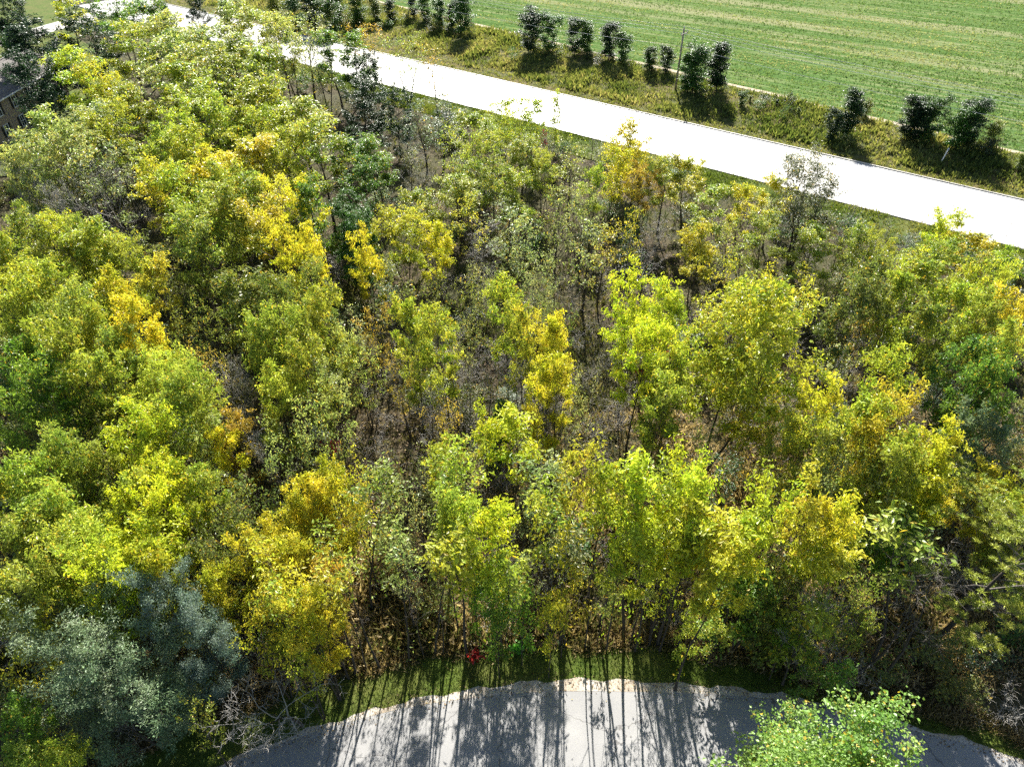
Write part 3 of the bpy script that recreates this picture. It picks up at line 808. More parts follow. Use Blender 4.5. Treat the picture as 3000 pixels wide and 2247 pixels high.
add(4, 'T', 'GY', 12.5, (1520, 1245, 215))
add(4, 'S', 'GY', 9, (100, 1485, 220), (70, 1290, 180))
add(4, 'S', 'PG', 8, (450, 1490, 200), (1320, 1455, 180))
add(4, 'S', 'OL', 8.5, (2050, 1000, 220))
# region 5: right middle
add(5, 'S', 'GY', 10, (800, 105, 250), (560, 65, 240), (300, 5, 240))
add(5, 'F', 'OL', 11.5, (1150, 65, 330), (1300, 35, 280), (1650, 340, 290))
add(5, 'F', 'YG', 11.5, (1600, 55, 380), (1760, 160, 280), (2000, 5, 290), (2100, 455, 290), (1430, 130, 260), (1930, 230, 280))
add(5, 'F', 'GY', 11.5, (2160, 205, 250))
add(5, 'F', 'GR', 11.5, (1830, 510, 290), (1950, 640, 240), (2080, 720, 240))
add(5, 'S', 'OR', 8.5, (1200, 390, 280), (620, 1350, 200), (560, 1020, 200))
add(5, 'B', 'XX', 8.5, (1150, 540, 290), (2120, 900, 320), (1560, 840, 200), (1060, 680, 200), (1000, 330, 220))
add(5, 'F', 'YG', 11.5, (1400, 625, 340), (1120, 895, 340), (850, 1010, 290), (1400, 1110, 290))
add(5, 'F', 'GY', 11.5, (950, 795, 270), (1370, 900, 260), (1700, 1065, 260))
add(5, 'F', 'GY', 8.0, (1950, 1335, 330), (2110, 1430, 260))
add(5, 'S', 'PG', 11.0, (1150, 1080, 280), (1000, 1200, 280), (1250, 1250, 240))
add(5, 'F', 'SV', 9.5, (1950, 965, 280), (2080, 1120, 240))
add(5, 'F', 'LY', 9.0, (1500, 1235, 430), (1680, 1290, 320))
add(5, 'F', 'YG', 8.0, (1260, 1485, 280), (1500, 1450, 260), (2150, 1560, 220))
add(5, 'T', 'LY', 12.5, (120, 1335, 280), (540, 1495, 340), (60, 1420, 240))
add(5, 'T', 'GY', 12.5, (830, 1545, 290), (1000, 1590, 240))
add(5, 'S', 'OL', 8.5, (150, 1060, 260), (900, 1350, 240), (680, 1180, 220), (1850, 850, 260))
# region 6: lower left
add(6, 'F', 'YG', 11, (100, 25, 380), (300, 5, 300), (200, 180, 330), (500, 70, 330), (60, 330, 280))
add(6, 'F', 'LY', 11, (900, 35, 420), (740, 235, 280), (640, 210, 240), (980, 160, 280))
add(6, 'S', 'OL', 9.5, (1350, 40, 290), (1280, 180, 240))
add(6, 'F', 'GY', 9, (1620, 75, 210), (1750, 205, 330), (1380, 325, 300), (1900, 155, 190), (1800, 435, 420), (2000, 560, 240), (2090, 480, 190))
add(6, 'F', 'OR', 8.5, (2060, 285, 190))
add(6, 'S', 'GY', 8.5, (100, 600, 290), (100, 850, 210), (60, 1010, 180), (1650, 600, 260), (1900, 760, 240))
add(6, 'S', 'YG', 7, (1230, 1210, 240))
add(6, 'F', 'GR', 8, (80, 1265, 240))
add(6, 'F', 'YG', 7.5, (150, 1505, 290), (320, 1530, 220))
add(6, 'S', 'OL', 7, (1250, 800, 240))
# region 7: lower middle, the slim trees of the wood's edge
add(7, 'S', 'PG', 8, (390, 190, 180))
add(7, 'T', 'LY', 10, (840, 110, 200), (950, 205, 130), (700, 60, 180))
add(7, 'W', 'GR', 7.5, (1060, 375, 200), (870, 430, 170), (1010, 550, 150), (1180, 480, 150))
add(7, 'B', 'XX', 6, (1050, 100, 240), (1330, 250, 270))
add(7, 'W', 'GY', 8, (1470, 370, 140), (1380, 480, 110))
add(7, 'T', 'LY', 11, (1850, 25, 200), (2060, 90, 290), (2180, 40, 200))
add(7, 'W', 'OL', 7.5, (1720, 330, 130), (1980, 300, 160))
add(7, 'S', 'LY', 8, (2120, 230, 240))
# region 8: lower right
add(8, 'T', 'GY', 11, (200, 285, 330), (800, 30, 360))
add(8, 'T', 'LY', 12, (60, 35, 240), (480, 25, 330))
add(8, 'S', 'YG', 8.5, (700, 160, 290), (600, 310, 280), (1100, 260, 330), (1230, 400, 260))
add(8, 'B', 'XX', 8, (900, 540, 380))
add(8, 'D', 'DG', 8, (350, 130, 220))
add(8, 'F', 'GR', 7, (1300, 90, 280), (1500, 70, 300))
add(8, 'F', 'OL', 6.5, (2120, 60, 240))
add(8, 'W', 'YG', 5.5, (1180, 640, 170), (80, 640, 160), (270, 640, 170))
add(8, 'W', 'GR', 5.0, (1050, 960, 210), (700, 760, 160), (860, 930, 180))
for (r, zx, zy, zw, kind, col, h) in T:
    tree_px(r, zx, zy, zw, kind, col, h * rnd.uniform(0.94, 1.06))

# single trees that stand out
def hero(r, zx, zy, zw, kind, col, h, label, **kw):
    return tree_px(r, zx, zy, zw, kind, col, h, label=label, **kw)
J1 = hero(6, 600, 680, 980, 'J', 'SV', 10.5, 'large silvery grey green juniper with layered boughs at the corner by the lane', vi=0)
J2 = hero(6, 1080, 400, 420, 'J', 'SV', 10.5, 'smaller silvery juniper rising behind the large silvery juniper', vi=1)
BIG = hero(5, 420, 150, 760, 'Q', 'LY', 15.5, 'tallest bright yellow green tree with a forked dark trunk')
hero(2, 880, 985, 440, 'G', 'GO', 12.0, 'tall grey green vase shaped tree overlooking the concrete road')
pu, pv = px(8, 1480, 960); pp, _ = at(pu, pv)
PINE = place('P', pp.x, pp.y, 13.0, 9.0, 'YG', rz=0.0, label='pine leaning on a long grey bare trunk with tufted needles')
mu, mv = px(8, 980, 1275); mp_, md = at(mu, mv, 12.5)
place('M', mp_.x, mp_.y - 0.6, 13.0, 6.4, 'MG', label='young leafy maple standing on the lawn side of the lane')
# dead tree leaning over the verge
du, dv = px(6, 1690, 930); dp, _ = at(du, dv, 6.5)
DEAD = place('B', dp.x + 0.6, dp.y - 0.2, 7.0, 5.4, 'XX', vi=2, label='pale dead tree leaning over the grass verge with tangled bare limbs')
DEAD.rotation_euler = (math.radians(14), math.radians(-12), 0.6)

# hedgerow across the road: region, x of stem, y of foot, y of top, width, colour
HR = [(1, 120, 150, -60, 140, 'BG'), (1, 230, 150, -10, 80, 'OL'), (1, 330, 150, 0, 80, 'DG'), (1, 470, 130, -30, 110, 'DG'), (1, 550, 150, -20, 100, 'BG'), (1, 635, 190, 0, 90, 'BG'),
      (1, 790, 240, -45, 200, 'BG'), (1, 720, 200, 20, 120, 'DG'), (1, 1220, 350, 65, 180, 'DG'), (1, 1335, 350, 85, 110, 'BG'), (1, 1505, 370, 125, 95, 'DG'), (1, 1580, 370, 135, 85, 'BG'),
      (1, 1725, 410, 150, 105, 'DG'), (1, 1820, 430, 225, 80, 'BG'), (1, 1985, 480, 305, 140, 'BG'), (1, 2095, 490, 310, 80, 'DG'), (2, 70, 610, 305, 170, 'BG'), (2, 215, 610, 290, 120, 'DG'), (2, 20, 600, 360, 120, 'BG'),
      (2, 1035, 880, 605, 180, 'DG'), (2, 960, 890, 720, 110, 'DG'), (2, 1430, 920, 645, 170, 'DG'), (2, 1560, 930, 625, 200, 'BG'), (2, 1500, 930, 700, 140, 'DG'), (2, 1810, 970, 645, 210, 'DG'), (2, 1740, 980, 700, 140, 'BG'),
      (2, 1965, 1000, 800, 120, 'OL'), (2, 380, 690, 590, 50, 'BG'), (2, 602, 700, 645, 45, 'DG'), (2, 1160, 790, 650, 70, 'OL'), (2, 740, 760, 700, 70, 'OL'), (2, 2165, 1110, 1000, 90, 'OL'), (2, 430, 670, 625, 35, 'OL'), (1, 0, 130, -60, 120, 'BG')]
hz = {}
for r, zx, zy0, zy1, zw, col in HR:
    u, v = px(r, zx, zy0); p, dep = at(u, v, 0.45)
    s, t = st_of(p.x, p.y); z = bank_z(s, t)
    _, v1 = px(r, zx, zy1); 
    # height from the top pixel at the foot's own distance
    yy = -(v1 - PH / 2) / FPX; dy_ = math.cos(_p) + yy * math.sin(_p); dz_ = -math.sin(_p) + yy * math.cos(_p)
    htop = CAM_H + dz_ / dy_ * p.y
    h = max(0.9, htop - z)
    place('E', p.x, p.y, h * 1.06, zw / 2.209 * dep / FPX * 1.35, col, z=z - 0.05)
for i in range(46):
    r, zx, zy0, zy1, zw, col = HR[i % len(HR)]
    u, v = px(r, zx + rnd.uniform(-110, 110), zy0 + rnd.uniform(-15, 45)); p, dep = at(u, v, 0.4)
    s, t = st_of(p.x, p.y)
    if t < T_UP + 2.5 or t > t_field(s) - 0.6: continue
    place('U', p.x, p.y, rnd.uniform(1.2, 2.6), rnd.uniform(1.6, 3.2), rnd.choice(['DG', 'BG', 'BG', 'OL']), z=bank_z(s, t) - 0.05)
# trees in the far distance, above and left of the frame's far road
for r, zx, zy, zw, kind, col, h in [(0, 1240, -20, 150, 'D', 'DG', 9), (0, 1045, 10, 110, 'C', 'BG', 8), (0, 2000, -40, 200, 'E', 'DG', 7), (0, 1900, -30, 160, 'E', 'BG', 6.5), (0, 2120, -30, 150, 'E', 'BG', 7), (0, 1760, -40, 150, 'E', 'OL', 6),
                                    (0, 80, 230, 180, 'C', 'BG', 9), (0, 30, 130, 180, 'C', 'DG', 10)]:
    tree_px(r, zx, zy, zw, kind, col, h)

# ------------------------------------------------------------------ undergrowth shrubs filling the wood
def in_wood(x, y):
    s, t = st_of(x, y)
    if y < wood_y(x) + 0.6 or t > T_LO - 5.0: return False
    if x < -60 and y > 75 + 0.0 * x and (x + 83) ** 2 + (y - 108) ** 2 < 22 ** 2: return False
    return True
def project(p):
    d = Vector(p) - Vector((0, 0, CAM_H))
    fx = Vector((0, math.cos(_p), -math.sin(_p))); upv = Vector((0, math.sin(_p), math.cos(_p)))
    dep = d.dot(fx); return PW / 2 + FPX * d.x / dep, PH / 2 - FPX * d.dot(upv) / dep, dep
cells = {}
def near_free(x, y, r):
    k = (int(x // 4), int(y // 4))
    for i in (-1, 0, 1):
        for j in (-1, 0, 1):
            for (a, b) in cells.get((k[0] + i, k[1] + j), ()):
                if (a - x) ** 2 + (b - y) ** 2 < r * r: return False
    return True
def mark(x, y): cells.setdefault((int(x // 4), int(y // 4)), []).append((x, y))
nU = nV = 0; tries = 0
while (nU < 270 or nV < 200) and tries < 60000:
    tries += 1
    u, v = rnd.uniform(-150, 3150), rnd.uniform(150, 2150)
    p, dep = at(u, v, 0.5)
    x, y = p.x, p.y
    if not in_wood(x, y): continue
    if not near_free(x, y, 1.5 + 0.012 * y): continue
    if 900 < u < 2060 and 1500 < v and rnd.random() < 0.8: continue
    mid = 1 if (abs(u - 1550) < 520 and 900 < v < 1900) else 0
    if nV < 200 and rnd.random() < (0.42 if mid else 0.2):
        place('V', x, y, rnd.uniform(2.2, 4.0), rnd.uniform(2.0, 3.6), 'XX'); nV += 1; mark(x, y)
    elif nU < 270:
        col = rnd.choices(['OL', 'PG', 'BG', 'TN', 'YG', 'SV', 'DG'], [5, 2.5, 5, 2.5 if mid else 0.6, 1.5, 1.4, 3])[0]
        place('U', x, y, rnd.uniform(1.5, 3.4), rnd.uniform(2.0, 3.6), col); nU += 1; mark(x, y)

# stems of the wood's edge, whose shadows cross the lane
for zx, zy, h, col, kind in [(90, 1060, 10.5, 'GY', 'N'), (160, 1040, 9, 'XX', 'Y'), (250, 1020, 11, 'YG', 'N'), (440, 1000, 10, 'PG', 'N'), (600, 985, 11, 'YG', 'N'), (655, 975, 8, 'XX', 'Y'), (815, 955, 11, 'LY', 'N'),
                    (990, 935, 7.5, 'GR', 'W'), (1040, 920, 10.5, 'YG', 'N'), (1160, 905, 8, 'XX', 'Y'), (1325, 900, 11.5, 'YG', 'N'), (1410, 890, 9.5, 'PG', 'N'), (1455, 890, 11.5, 'GY', 'N'), (1580, 890, 9, 'XX', 'Y'), (1665, 760, 13, 'YG', 'N'),
                    (1870, 850, 8, 'XX', 'Y'), (2000, 880, 12, 'GY', 'N'), (2050, 870, 12, 'LY', 'N'), (2185, 880, 11.5, 'GY', 'N'), (1220, 930, 8, 'PG', 'N'), (530, 1000, 8, 'XX', 'Y'), (-60, 1120, 11, 'GY', 'N'), (-180, 1200, 10, 'YG', 'N'),
                    (700, 600, 11, 'YG', 'N'), (880, 420, 12, 'LY', 'N'), (1280, 520, 12, 'XX', 'Y'), (1150, 430, 11, 'PG', 'N'), (410, 560, 11, 'PG', 'N'), (200, 640, 11, 'YG', 'N'), (1870, 640, 11.5, 'LY', 'N')]:
    u, v = px(7, zx, zy - 8); p, dep = at(u, v)
    place(kind, p.x, max(p.y, float(wood_y(p.x)) + 0.15), h, h * (0.21 if kind in 'NY' else 0.33), col)
for zx, zy, h, col, kind in [(580, 1000, 7, 'YG', 'W'), (720, 1060, 7, 'XX', 'B'), (1200, 1000, 10, 'YG', 'N'), (1270, 1090, 10, 'XX', 'Y'), (1120, 1060, 9.5, 'XX', 'Y'), (200, 900, 8, 'GR', 'W'), (330, 900, 7.5, 'GR', 'F'), (450, 920, 7, 'OL', 'F')]:
    u, v = px(8, zx, zy); p, dep = at(u, v)
    place(kind, p.x, max(p.y, float(wood_y(p.x)) + 0.15), h, h * 0.36, col)

# ------------------------------------------------------------------ brick house at the left
def build_house():
    hx, y0, y1, ez, rz_, wd = -68.5, 80.0, 112.0, 5.6, 7.7, 8.8
    root = link('brick_house', None, label='two storey brown brick house with grey shingle roof behind the trees', cat='house', loc=(hx, y0, 0))
    Ln = y1 - y0
    w = link('wall', MB().box((-wd / 2, Ln / 2, ez / 2 - 0.2), (wd, Ln, ez + 0.4)).mesh('wall', M['brick']), parent=root)
    # gable ends
    for yy in (0.02, Ln - 0.02):
        mb = MB(); n = 0
        t_ = 0.12
        mb.v = [(-0.1, yy - t_, ez), (-wd + 0.1, yy - t_, ez), (-wd / 2, yy - t_, rz_ - 0.12), (-0.1, yy + t_, ez), (-wd + 0.1, yy + t_, ez), (-wd / 2, yy + t_, rz_ - 0.12)]
        mb.ng = [(0, 2, 1), (3, 4, 5)]; mb.f4 = [(0, 1, 4, 3), (1, 2, 5, 4), (2, 0, 3, 5)]
        link('gable', mb.mesh('gable', M['brick']), parent=root)
    rise = rz_ - ez; ov = 0.45
    roof = link('roof', None, parent=root)
    sl_ = math.hypot(wd / 2, rise); ang = math.atan2(rise, wd / 2)
    # shingle courses as overlapping boards, both slopes
    nc = 22; cw = (sl_ + ov) / nc
    me = MB().box((0, 0, 0), (cw * 1.25, Ln + 0.8, 0.03)).mesh('shingle_course', M['shingle'])
    for side in (1, -1):
        for i in range(nc):
            dd = -ov + (i + 0.5) * cw
            x = -dd * math.cos(ang); z = ez + 0.08 + dd * math.sin(ang)
            if side < 0: x = -wd - x
            o = link('shingle_course', me, parent=roof)
            o.location = (x, Ln / 2, z); o.rotation_euler = (0, side * (ang - 0.035), 0)
    for side in (1, -1):
        x = 0.42 if side > 0 else -wd - 0.42
        link('gutter', MB().box((x, Ln / 2, ez - 0.16), (0.13, Ln + 0.8, 0.13)).mesh('gutter', M['white_paint']), parent=root)
    link('ridge_cap', MB().box((-wd / 2, Ln / 2, rz_ + 0.13), (0.28, Ln + 0.8, 0.05)).mesh('ridge_cap', M['shingle']), parent=roof)
    for yy in (18.5, 24.0):
        mb = MB(); mb.tube([(-2.6, yy, ez + 1.1), (-2.6, yy, ez + 1.9)], [0.07, 0.07], 8)
        link('vent_pipe', mb.mesh('vent_pipe', M['trunk_steel']), parent=roof)
    # windows on the wall towards the wood
    for zc in (4.35, 1.75):
        for yc in (3.0, 7.4, 11.2, 15.0, 18.9, 23.0, 27.0, 30.0):
            win = link('window', None, parent=root, loc=(0, yc, zc))
            W_, H_ = 1.0, 1.45
            mb = MB()
            for (b, sz) in (((0.03, 0, H_ / 2), (0.10, W_ + 0.14, 0.09)), ((0.03, 0, -H_ / 2), (0.14, W_ + 0.2, 0.10)), ((0.03, W_ / 2, 0), (0.10, 0.08, H_ - 0.10)), ((0.03, -W_ / 2, 0), (0.10, 0.08, H_ - 0.10)),
                            ((0.028, 0, 0), (0.08, W_ - 0.08, 0.06)), ((0.026, 0, H_ / 4), (0.06, 0.04, H_ / 2 - 0.1)), ((0.026, 0, -H_ / 4), (0.06, 0.04, H_ / 2 - 0.1))):
                mb.box(b, sz)
            link('frame', mb.mesh('frame', M['white_paint']), parent=win)
            for sgn in (1, -1):
                link('pane', MB().box((0.012, 0, sgn * H_ / 4), (0.012, W_ - 0.06, H_ / 2 - 0.08)).mesh('pane', M['glass']), parent=win)
                mbs = MB(); mbs.box((0.035, sgn * (W_ / 2 + 0.30), 0), (0.04, 0.38, H_ + 0.05))
                for q in range(9): mbs.box((0.062, sgn * (W_ / 2 + 0.30), -H_ / 2 + 0.12 + q * 0.15), (0.02, 0.30, 0.07))
                link('shutter', mbs.mesh('shutter', M['shutter']), parent=win)
build_house()
# yard around the house and its drive
sheet('yard', [(-170, 60), (-62, 84), (-58, 100), (-66, 128), (-86, 150), (-100, 174), (-170, 226)], 0.125, M['grass'], label='mown yard around the brick house')
da, db, dc, dd_ = [at(u, v)[0] for u, v in ((-120, 70), (60, 22), (125, 22), (-60, 110))]
sheet('driveway', [rd(-178, T_LO - 0.3), rd(-171, T_LO - 0.3), (-104, 128, 0), (-112, 120, 0)], 0.14, M['kerb'], label='pale concrete drive leading from the road to the house')

# ------------------------------------------------------------------ utility poles and wires
def utility_pole(s, t, h, label):
    z = bank_z(s, t); p = rd(s, t, z - 0.3)
    root = link('utility_pole', None, label=label, cat='utility pole', group='utility poles along the field edge', loc=p)
    root.rotation_euler = (0, 0, RANG)
    mb = MB(); mb.tube([(0, 0, 0), (0, 0, h * 0.5), (0, 0, h + 0.3)], [0.17, 0.145, 0.115], 10)
    link('post', mb.mesh('post', M['pole'], True), parent=root)
    arm = link('crossarm', MB().box((0.16, 0, h - 0.45), (0.11, 2.3, 0.13)).mesh('crossarm', M['pole']), parent=root)
    for sg in (1, -1):
        mb = MB(); mb.tube([(0.2, sg * 0.10, h - 1.05), (0.2, sg * 0.75, h - 0.5)], [0.022, 0.022], 6)
        link('brace', mb.mesh('brace', M['ceramic']), parent=root)
    pts = []
    for yy in (-1.05, 1.05):
        mb = MB(); mb.tube([(0.16, yy, h - 0.4), (0.16, yy, h - 0.32), (0.16, yy, h - 0.2), (0.16, yy, h - 0.14)], [0.03, 0.07, 0.07, 0.03], 8)
        link('insulator', mb.mesh('insulator', M['ceramic'], True), parent=root); pts.append((0.16, yy, h - 0.14))
    mb = MB(); mb.tube([(0, 0, h + 0.28), (0, 0, h + 0.36), (0, 0, h + 0.5), (0, 0, h + 0.56)], [0.03, 0.07, 0.07, 0.03], 8)
    link('insulator', mb.mesh('insulator', M['ceramic'], True), parent=root); pts.append((0, 0, h + 0.56))
    mb = MB(); mb.tube([(0.0, -0.13, h - 2.2), (0.0, -0.24, h - 2.2)], [0.05, 0.05], 8)
    link('clevis', mb.mesh('clevis', M['ceramic'], True), parent=root); pts.append((0, -0.24, h - 2.2))
    R = Matrix.Rotation(RANG, 3, 'Z')
    return [p + R @ Vector(q) for q in pts]
pb, _ = at(1978, 268, 0.4); ps_, pt_ = st_of(pb.x, pb.y)
A_ = utility_pole(ps_, pt_, 9.0, 'weathered utility pole with crossarm standing among the hedgerow trees')
L_ = utility_pole(ps_ - 96, pt_ + 4.0, 9.0, 'utility pole at the far end of the wires behind the wood')
R_ = utility_pole(ps_ + 96, pt_ - 4.0, 9.0, 'utility pole at the near end of the wires past the hedgerow')
WN = ['wire on the road side of the crossarm', 'wire on the field side of the crossarm', 'wire on the pole top', 'lowest wire slung below the crossarm']
for ends, wh in (((L_, A_), 'far'), ((A_, R_), 'near')):
    for i in range(4):
        a, b = ends[0][i], ends[1][i]
        pts = []
        for k in range(25):
            q = k / 24; p = a.lerp(b, q); p.z -= 1.3 * 4 * q * (1 - q); pts.append(p)
        c = pts[0].copy(); mb = MB(); mb.tube([p - c for p in pts], [0.02] * 25, 5)
        link('power_wire', mb.mesh('power_wire', M['wire'], True), label='pale ' + WN[i] + (' running to the pole behind the wood' if wh == 'far' else ' running past the hedgerow'), cat='wire', group='power wires', loc=c)

# leaning white marker post on the road bank
mpb, _ = at(2752, 484, 0.1); s_m, t_m = st_of(mpb.x, mpb.y)
mk = link('marker_post', None, label='leaning white marker post on the bank below the hedgerow', cat='post', loc=(mpb.x, mpb.y, bank_z(s_m, t_m) - 0.1))
mk.rotation_euler = (0, math.radians(9), 0)
mb = MB(); mb.tube([(0, 0, -0.3), (0, 0, 2.15)], [0.075, 0.075], 8); link('post', mb.mesh('post', M['trunk_steel'], True), parent=mk)
mb = MB(); mb.tube([(0, 0, 2.15), (0, 0, 2.22), (0, 0, 2.26)], [0.095, 0.095, 0.04], 8); link('cap', mb.mesh('cap', M['white_paint'], True), parent=mk)

# ------------------------------------------------------------------ red creeper, bright sprout
M['red_leaf'] = leaf_material('red_leaf', trans=0.45, gloss=0.4, fixed=(0.42, 0.025, 0.03), orange=(0.5, 0.05, 0.03))
M['sprout_leaf'] = leaf_material('sprout_leaf', trans=0.5, gloss=0.4, fixed=(0.16, 0.42, 0.05), orange_at=2.0)
def creeper(r, zx, zy, z, n, spread, label, h):
    u, v = px(r, zx, zy); p, dep = at(u, v, z)
    rng = np.random.default_rng(int(zx))
    root = link('creeper', None, label=label, cat='vine', group='red creepers in the wood', loc=(p.x, p.y, 0))
    st = limb(rng, (0, 0, -0.1), (0.03, 0.05, 1), z + h / 2, 12, 0.06, 0.05)
    w = Wood(); w.tube(st, np.linspace(0.03, 0.012, 12), 5); side = []
    for i in range(9):
        q = limb(rng, st[rng.integers(8, 12)], rng.normal(0, 1, 3) * [1, .6, .5], spread, 5, 0.2, -0.05); w.tube(q, np.linspace(0.014, 0.006, 5), 3); side.append(q)
    link('stem', w.mesh('stem', M['twig']), parent=root)
    q = np.concatenate(side)
    pos = q[rng.integers(0, len(q), n)] + rng.normal(0, 0.13, (n, 3))
    ax = rng.normal(0, 0.7, (n, 3)) + [0, 0, -0.5]; ax /= np.linalg.norm(ax, axis=1, keepdims=True)
    o = link('foliage', leaves_mesh('foliage', pos, ax, rng.uniform(0.12, 0.24, n), rng.uniform(0, 1, n), rng, M['red_leaf'], 0.7), parent=root); o['kind'] = 'stuff'
creeper(4, 2130, 580, 6.5, 260, 0.6, 'crimson creeper high among the lemon green crowns', 1.2)
creeper(4, 1990, 690, 5.5, 420, 1.4, 'crimson creeper spreading wide beside the lemon green crowns', 0.8)
creeper(3, 2130, 1200, 4.0, 160, 0.6, 'small red creeper hanging on the pale sparse trees', 1.0)
creeper(1, 1300, 860, 5.0, 120, 0.5, 'small red creeper near the slim multi stemmed trees by the road', 0.8)
creeper(7, 860, 930, 0.9, 90, 0.3, 'low red creeper at the edge of the grass verge', 0.4)
u, v = px(7, 1157, 880); p, _ = at(u, v, 0.4)
rng = np.random.default_rng(5)
sp = link('sprouting_sapling', None, label='small bright green sapling at the edge of the grass verge', cat='plant', loc=(p.x, p.y, -0.05))
w = Wood(); tips = []
for i in range(6):
    q = limb(rng, (0, 0, 0), (rng.normal(0, .35), rng.normal(0, .35), 1), rng.uniform(0.7, 1.1), 5, 0.1, 0.05); w.tube(q, np.linspace(0.02, 0.008, 5), 5); tips.append(q[1:])
link('stem', w.mesh('stem', M['twig']), parent=sp)
q = np.concatenate(tips); n = 110; pos = q[rng.integers(0, len(q), n)] + rng.normal(0, 0.12, (n, 3)); ax = rng.normal(0, 1, (n, 3)); ax /= np.linalg.norm(ax, axis=1, keepdims=True)
o = link('foliage', leaves_mesh('foliage', pos, ax, rng.uniform(0.16, 0.26, n), rng.uniform(0.4, 1, n), rng, M['sprout_leaf'], 0.75), parent=sp); o['kind'] = 'stuff'

# ------------------------------------------------------------------ ground cover nobody could count
def blade_mat(name, cols, trans=0.4, spec=0.2):
    m, nt, out = new_mat(name)
    a1 = N(nt, 'ShaderNodeAttribute', attribute_name='tint').outputs['Fac']
    c = ramp(nt, a1, cols)
    p = N(nt, 'ShaderNodeBsdfPrincipled', Roughness=0.6); p.inputs['Specular IOR Level'].default_value = spec
    nt.links.new(c, p.inputs['Base Color'])
    tr = nt.nodes.new('ShaderNodeBsdfTranslucent'); nt.links.new(mixc(nt, 1.0, c, (1.3, 1.25, 0.8), 'MULTIPLY'), tr.inputs[0])
    ms = nt.nodes.new('ShaderNodeMixShader'); ms.inputs[0].default_value = trans
    nt.links.new(p.outputs[0], ms.inputs[1]); nt.links.new(tr.outputs[0], ms.inputs[2]); nt.links.new(ms.outputs[0], out.inputs[0]); return m
M['verge_blade'] = blade_mat('verge_blade', [(0.0, (0.06, 0.10, 0.018)), (0.6, (0.13, 0.18, 0.03)), (1.0, (0.28, 0.26, 0.09))])
M['weed_blade'] = blade_mat('weed_blade', [(0.0, (0.07, 0.11, 0.025)), (0.45, (0.20, 0.23, 0.06)), (0.75, (0.32, 0.31, 0.11)), (1.0, (0.40, 0.33, 0.16))])
M['wood_weed'] = blade_mat('wood_weed', [(0.0, (0.04, 0.06, 0.02)), (0.35, (0.12, 0.13, 0.04)), (0.65, (0.24, 0.18, 0.09)), (1.0, (0.52, 0.42, 0.25))])
M['litter'] = blade_mat('litter', [(0.0, (0.07, 0.05, 0.03)), (0.5, (0.22, 0.15, 0.08)), (0.8, (0.36, 0.26, 0.14)), (1.0, (0.42, 0.36, 0.10))], 0.25)
M['crop_blade'] = blade_mat('crop_blade', [(0.0, (0.06, 0.125, 0.035)), (0.5, (0.15, 0.235, 0.08)), (1.0, (0.36, 0.35, 0.18))], 0.4, 0.05)

def blades(name, P, size, n, mat, label, tint, lean=0.5, width=0.35, cat=None):
    """n blades at each of the points P; size per point"""
    m = len(P); rng = np.random.default_rng(len(name) * 31 + m)
    b = np.repeat(P, n, axis=0); s = np.repeat(size, n) * rng.uniform(0.6, 1.25, m * n)
    b = b + rng.normal(0, 1, b.shape) * np.array([0.4, 0.4, 0.0]) * s[:, None]
    d = np.stack([rng.normal(0, lean, m * n), rng.normal(0, lean, m * n), np.ones(m * n)], 1); d /= np.linalg.norm(d, axis=1, keepdims=True)
    a = rng.uniform(0, 6.283, m * n); w = np.stack([np.cos(a), np.sin(a), np.zeros(m * n)], 1) * (s * width * 0.5)[:, None]
    t = b + d * s[:, None]; mid = b + d * s[:, None] * 0.45
    V = np.stack([b - w * 0.4, mid + w, t, mid - w], 1).reshape(-1, 3)
    F = np.arange(4 * m * n).reshape(-1, 4)
    tt_ = np.clip(np.repeat(tint, n) + rng.normal(0, 0.12, m * n), 0, 1)
    o = link(name, mesh_np(name, V, [F], mat, {'tint': tt_}), kind='stuff', label=label)
    return o
# verge grass along the lane
U_ = NR.uniform(-24, 40, 60000); K_ = NR.uniform(0, 1, 60000)
y0 = np.interp(U_, [p.x for p in RIM], [p.y for p in RIM]); y1 = wood_y(U_) + 0.3
Y_ = y0 + (y1 - y0) * K_ ** 0.9
P = np.stack([U_, Y_, np.full_like(U_, -0.01)], 1)
blades('grass', P, NR.uniform(0.05, 0.13, len(P)), 1, M['verge_blade'], 'short green grass of the lane verge', np.clip(vnoise(U_, Y_, 1.3, 5) * 0.9, 0, 1), 0.6, 0.35)
# tussocky edge of the wood
U_ = NR.uniform(-24, 40, 5000); Y_ = wood_y(U_) + np.abs(NR.normal(0.35, 0.5, 5000))
P = np.stack([U_, Y_, np.full_like(U_, -0.08)], 1)
blades('tussocks', P, NR.uniform(0.2, 0.5, 5000), 9, M['wood_weed'], 'tan tussocky weeds along the edge of the wood', np.clip(0.35 + vnoise(U_, Y_, 0.8, 6) * 0.5, 0, 1), 0.7, 0.12)
# weeds through the wood
n = 30000
V_ = NR.uniform(0, 1, n); U_ = NR.uniform(-0.05, 1.05, n)
pts = []
for u_, v_ in zip(U_ * 3000, 60 + V_ ** 0.9 * 1950):
    q, _ = at(u_, v_)
    if in_wood(q.x, q.y): pts.append((q.x, q.y))
pts = np.array(pts); zz = terrain_z(pts[:, 0], pts[:, 1]) - 0.05
P = np.column_stack([pts, zz])
dens = vnoise(pts[:, 0], pts[:, 1], 3.0, 9)
blades('undergrowth', P, 0.25 + 0.75 * dens * NR.uniform(0.5, 1.3, len(P)), 8, M['wood_weed'], 'tangled low weeds on the floor of the wood', np.clip((vnoise(pts[:, 0], pts[:, 1], 6.0, 12) * 0.9 + NR.normal(0, 0.15, len(P))) * np.where(pts[:, 1] > 40, 0.5, 1.35), 0, 1), 0.7, 0.15)
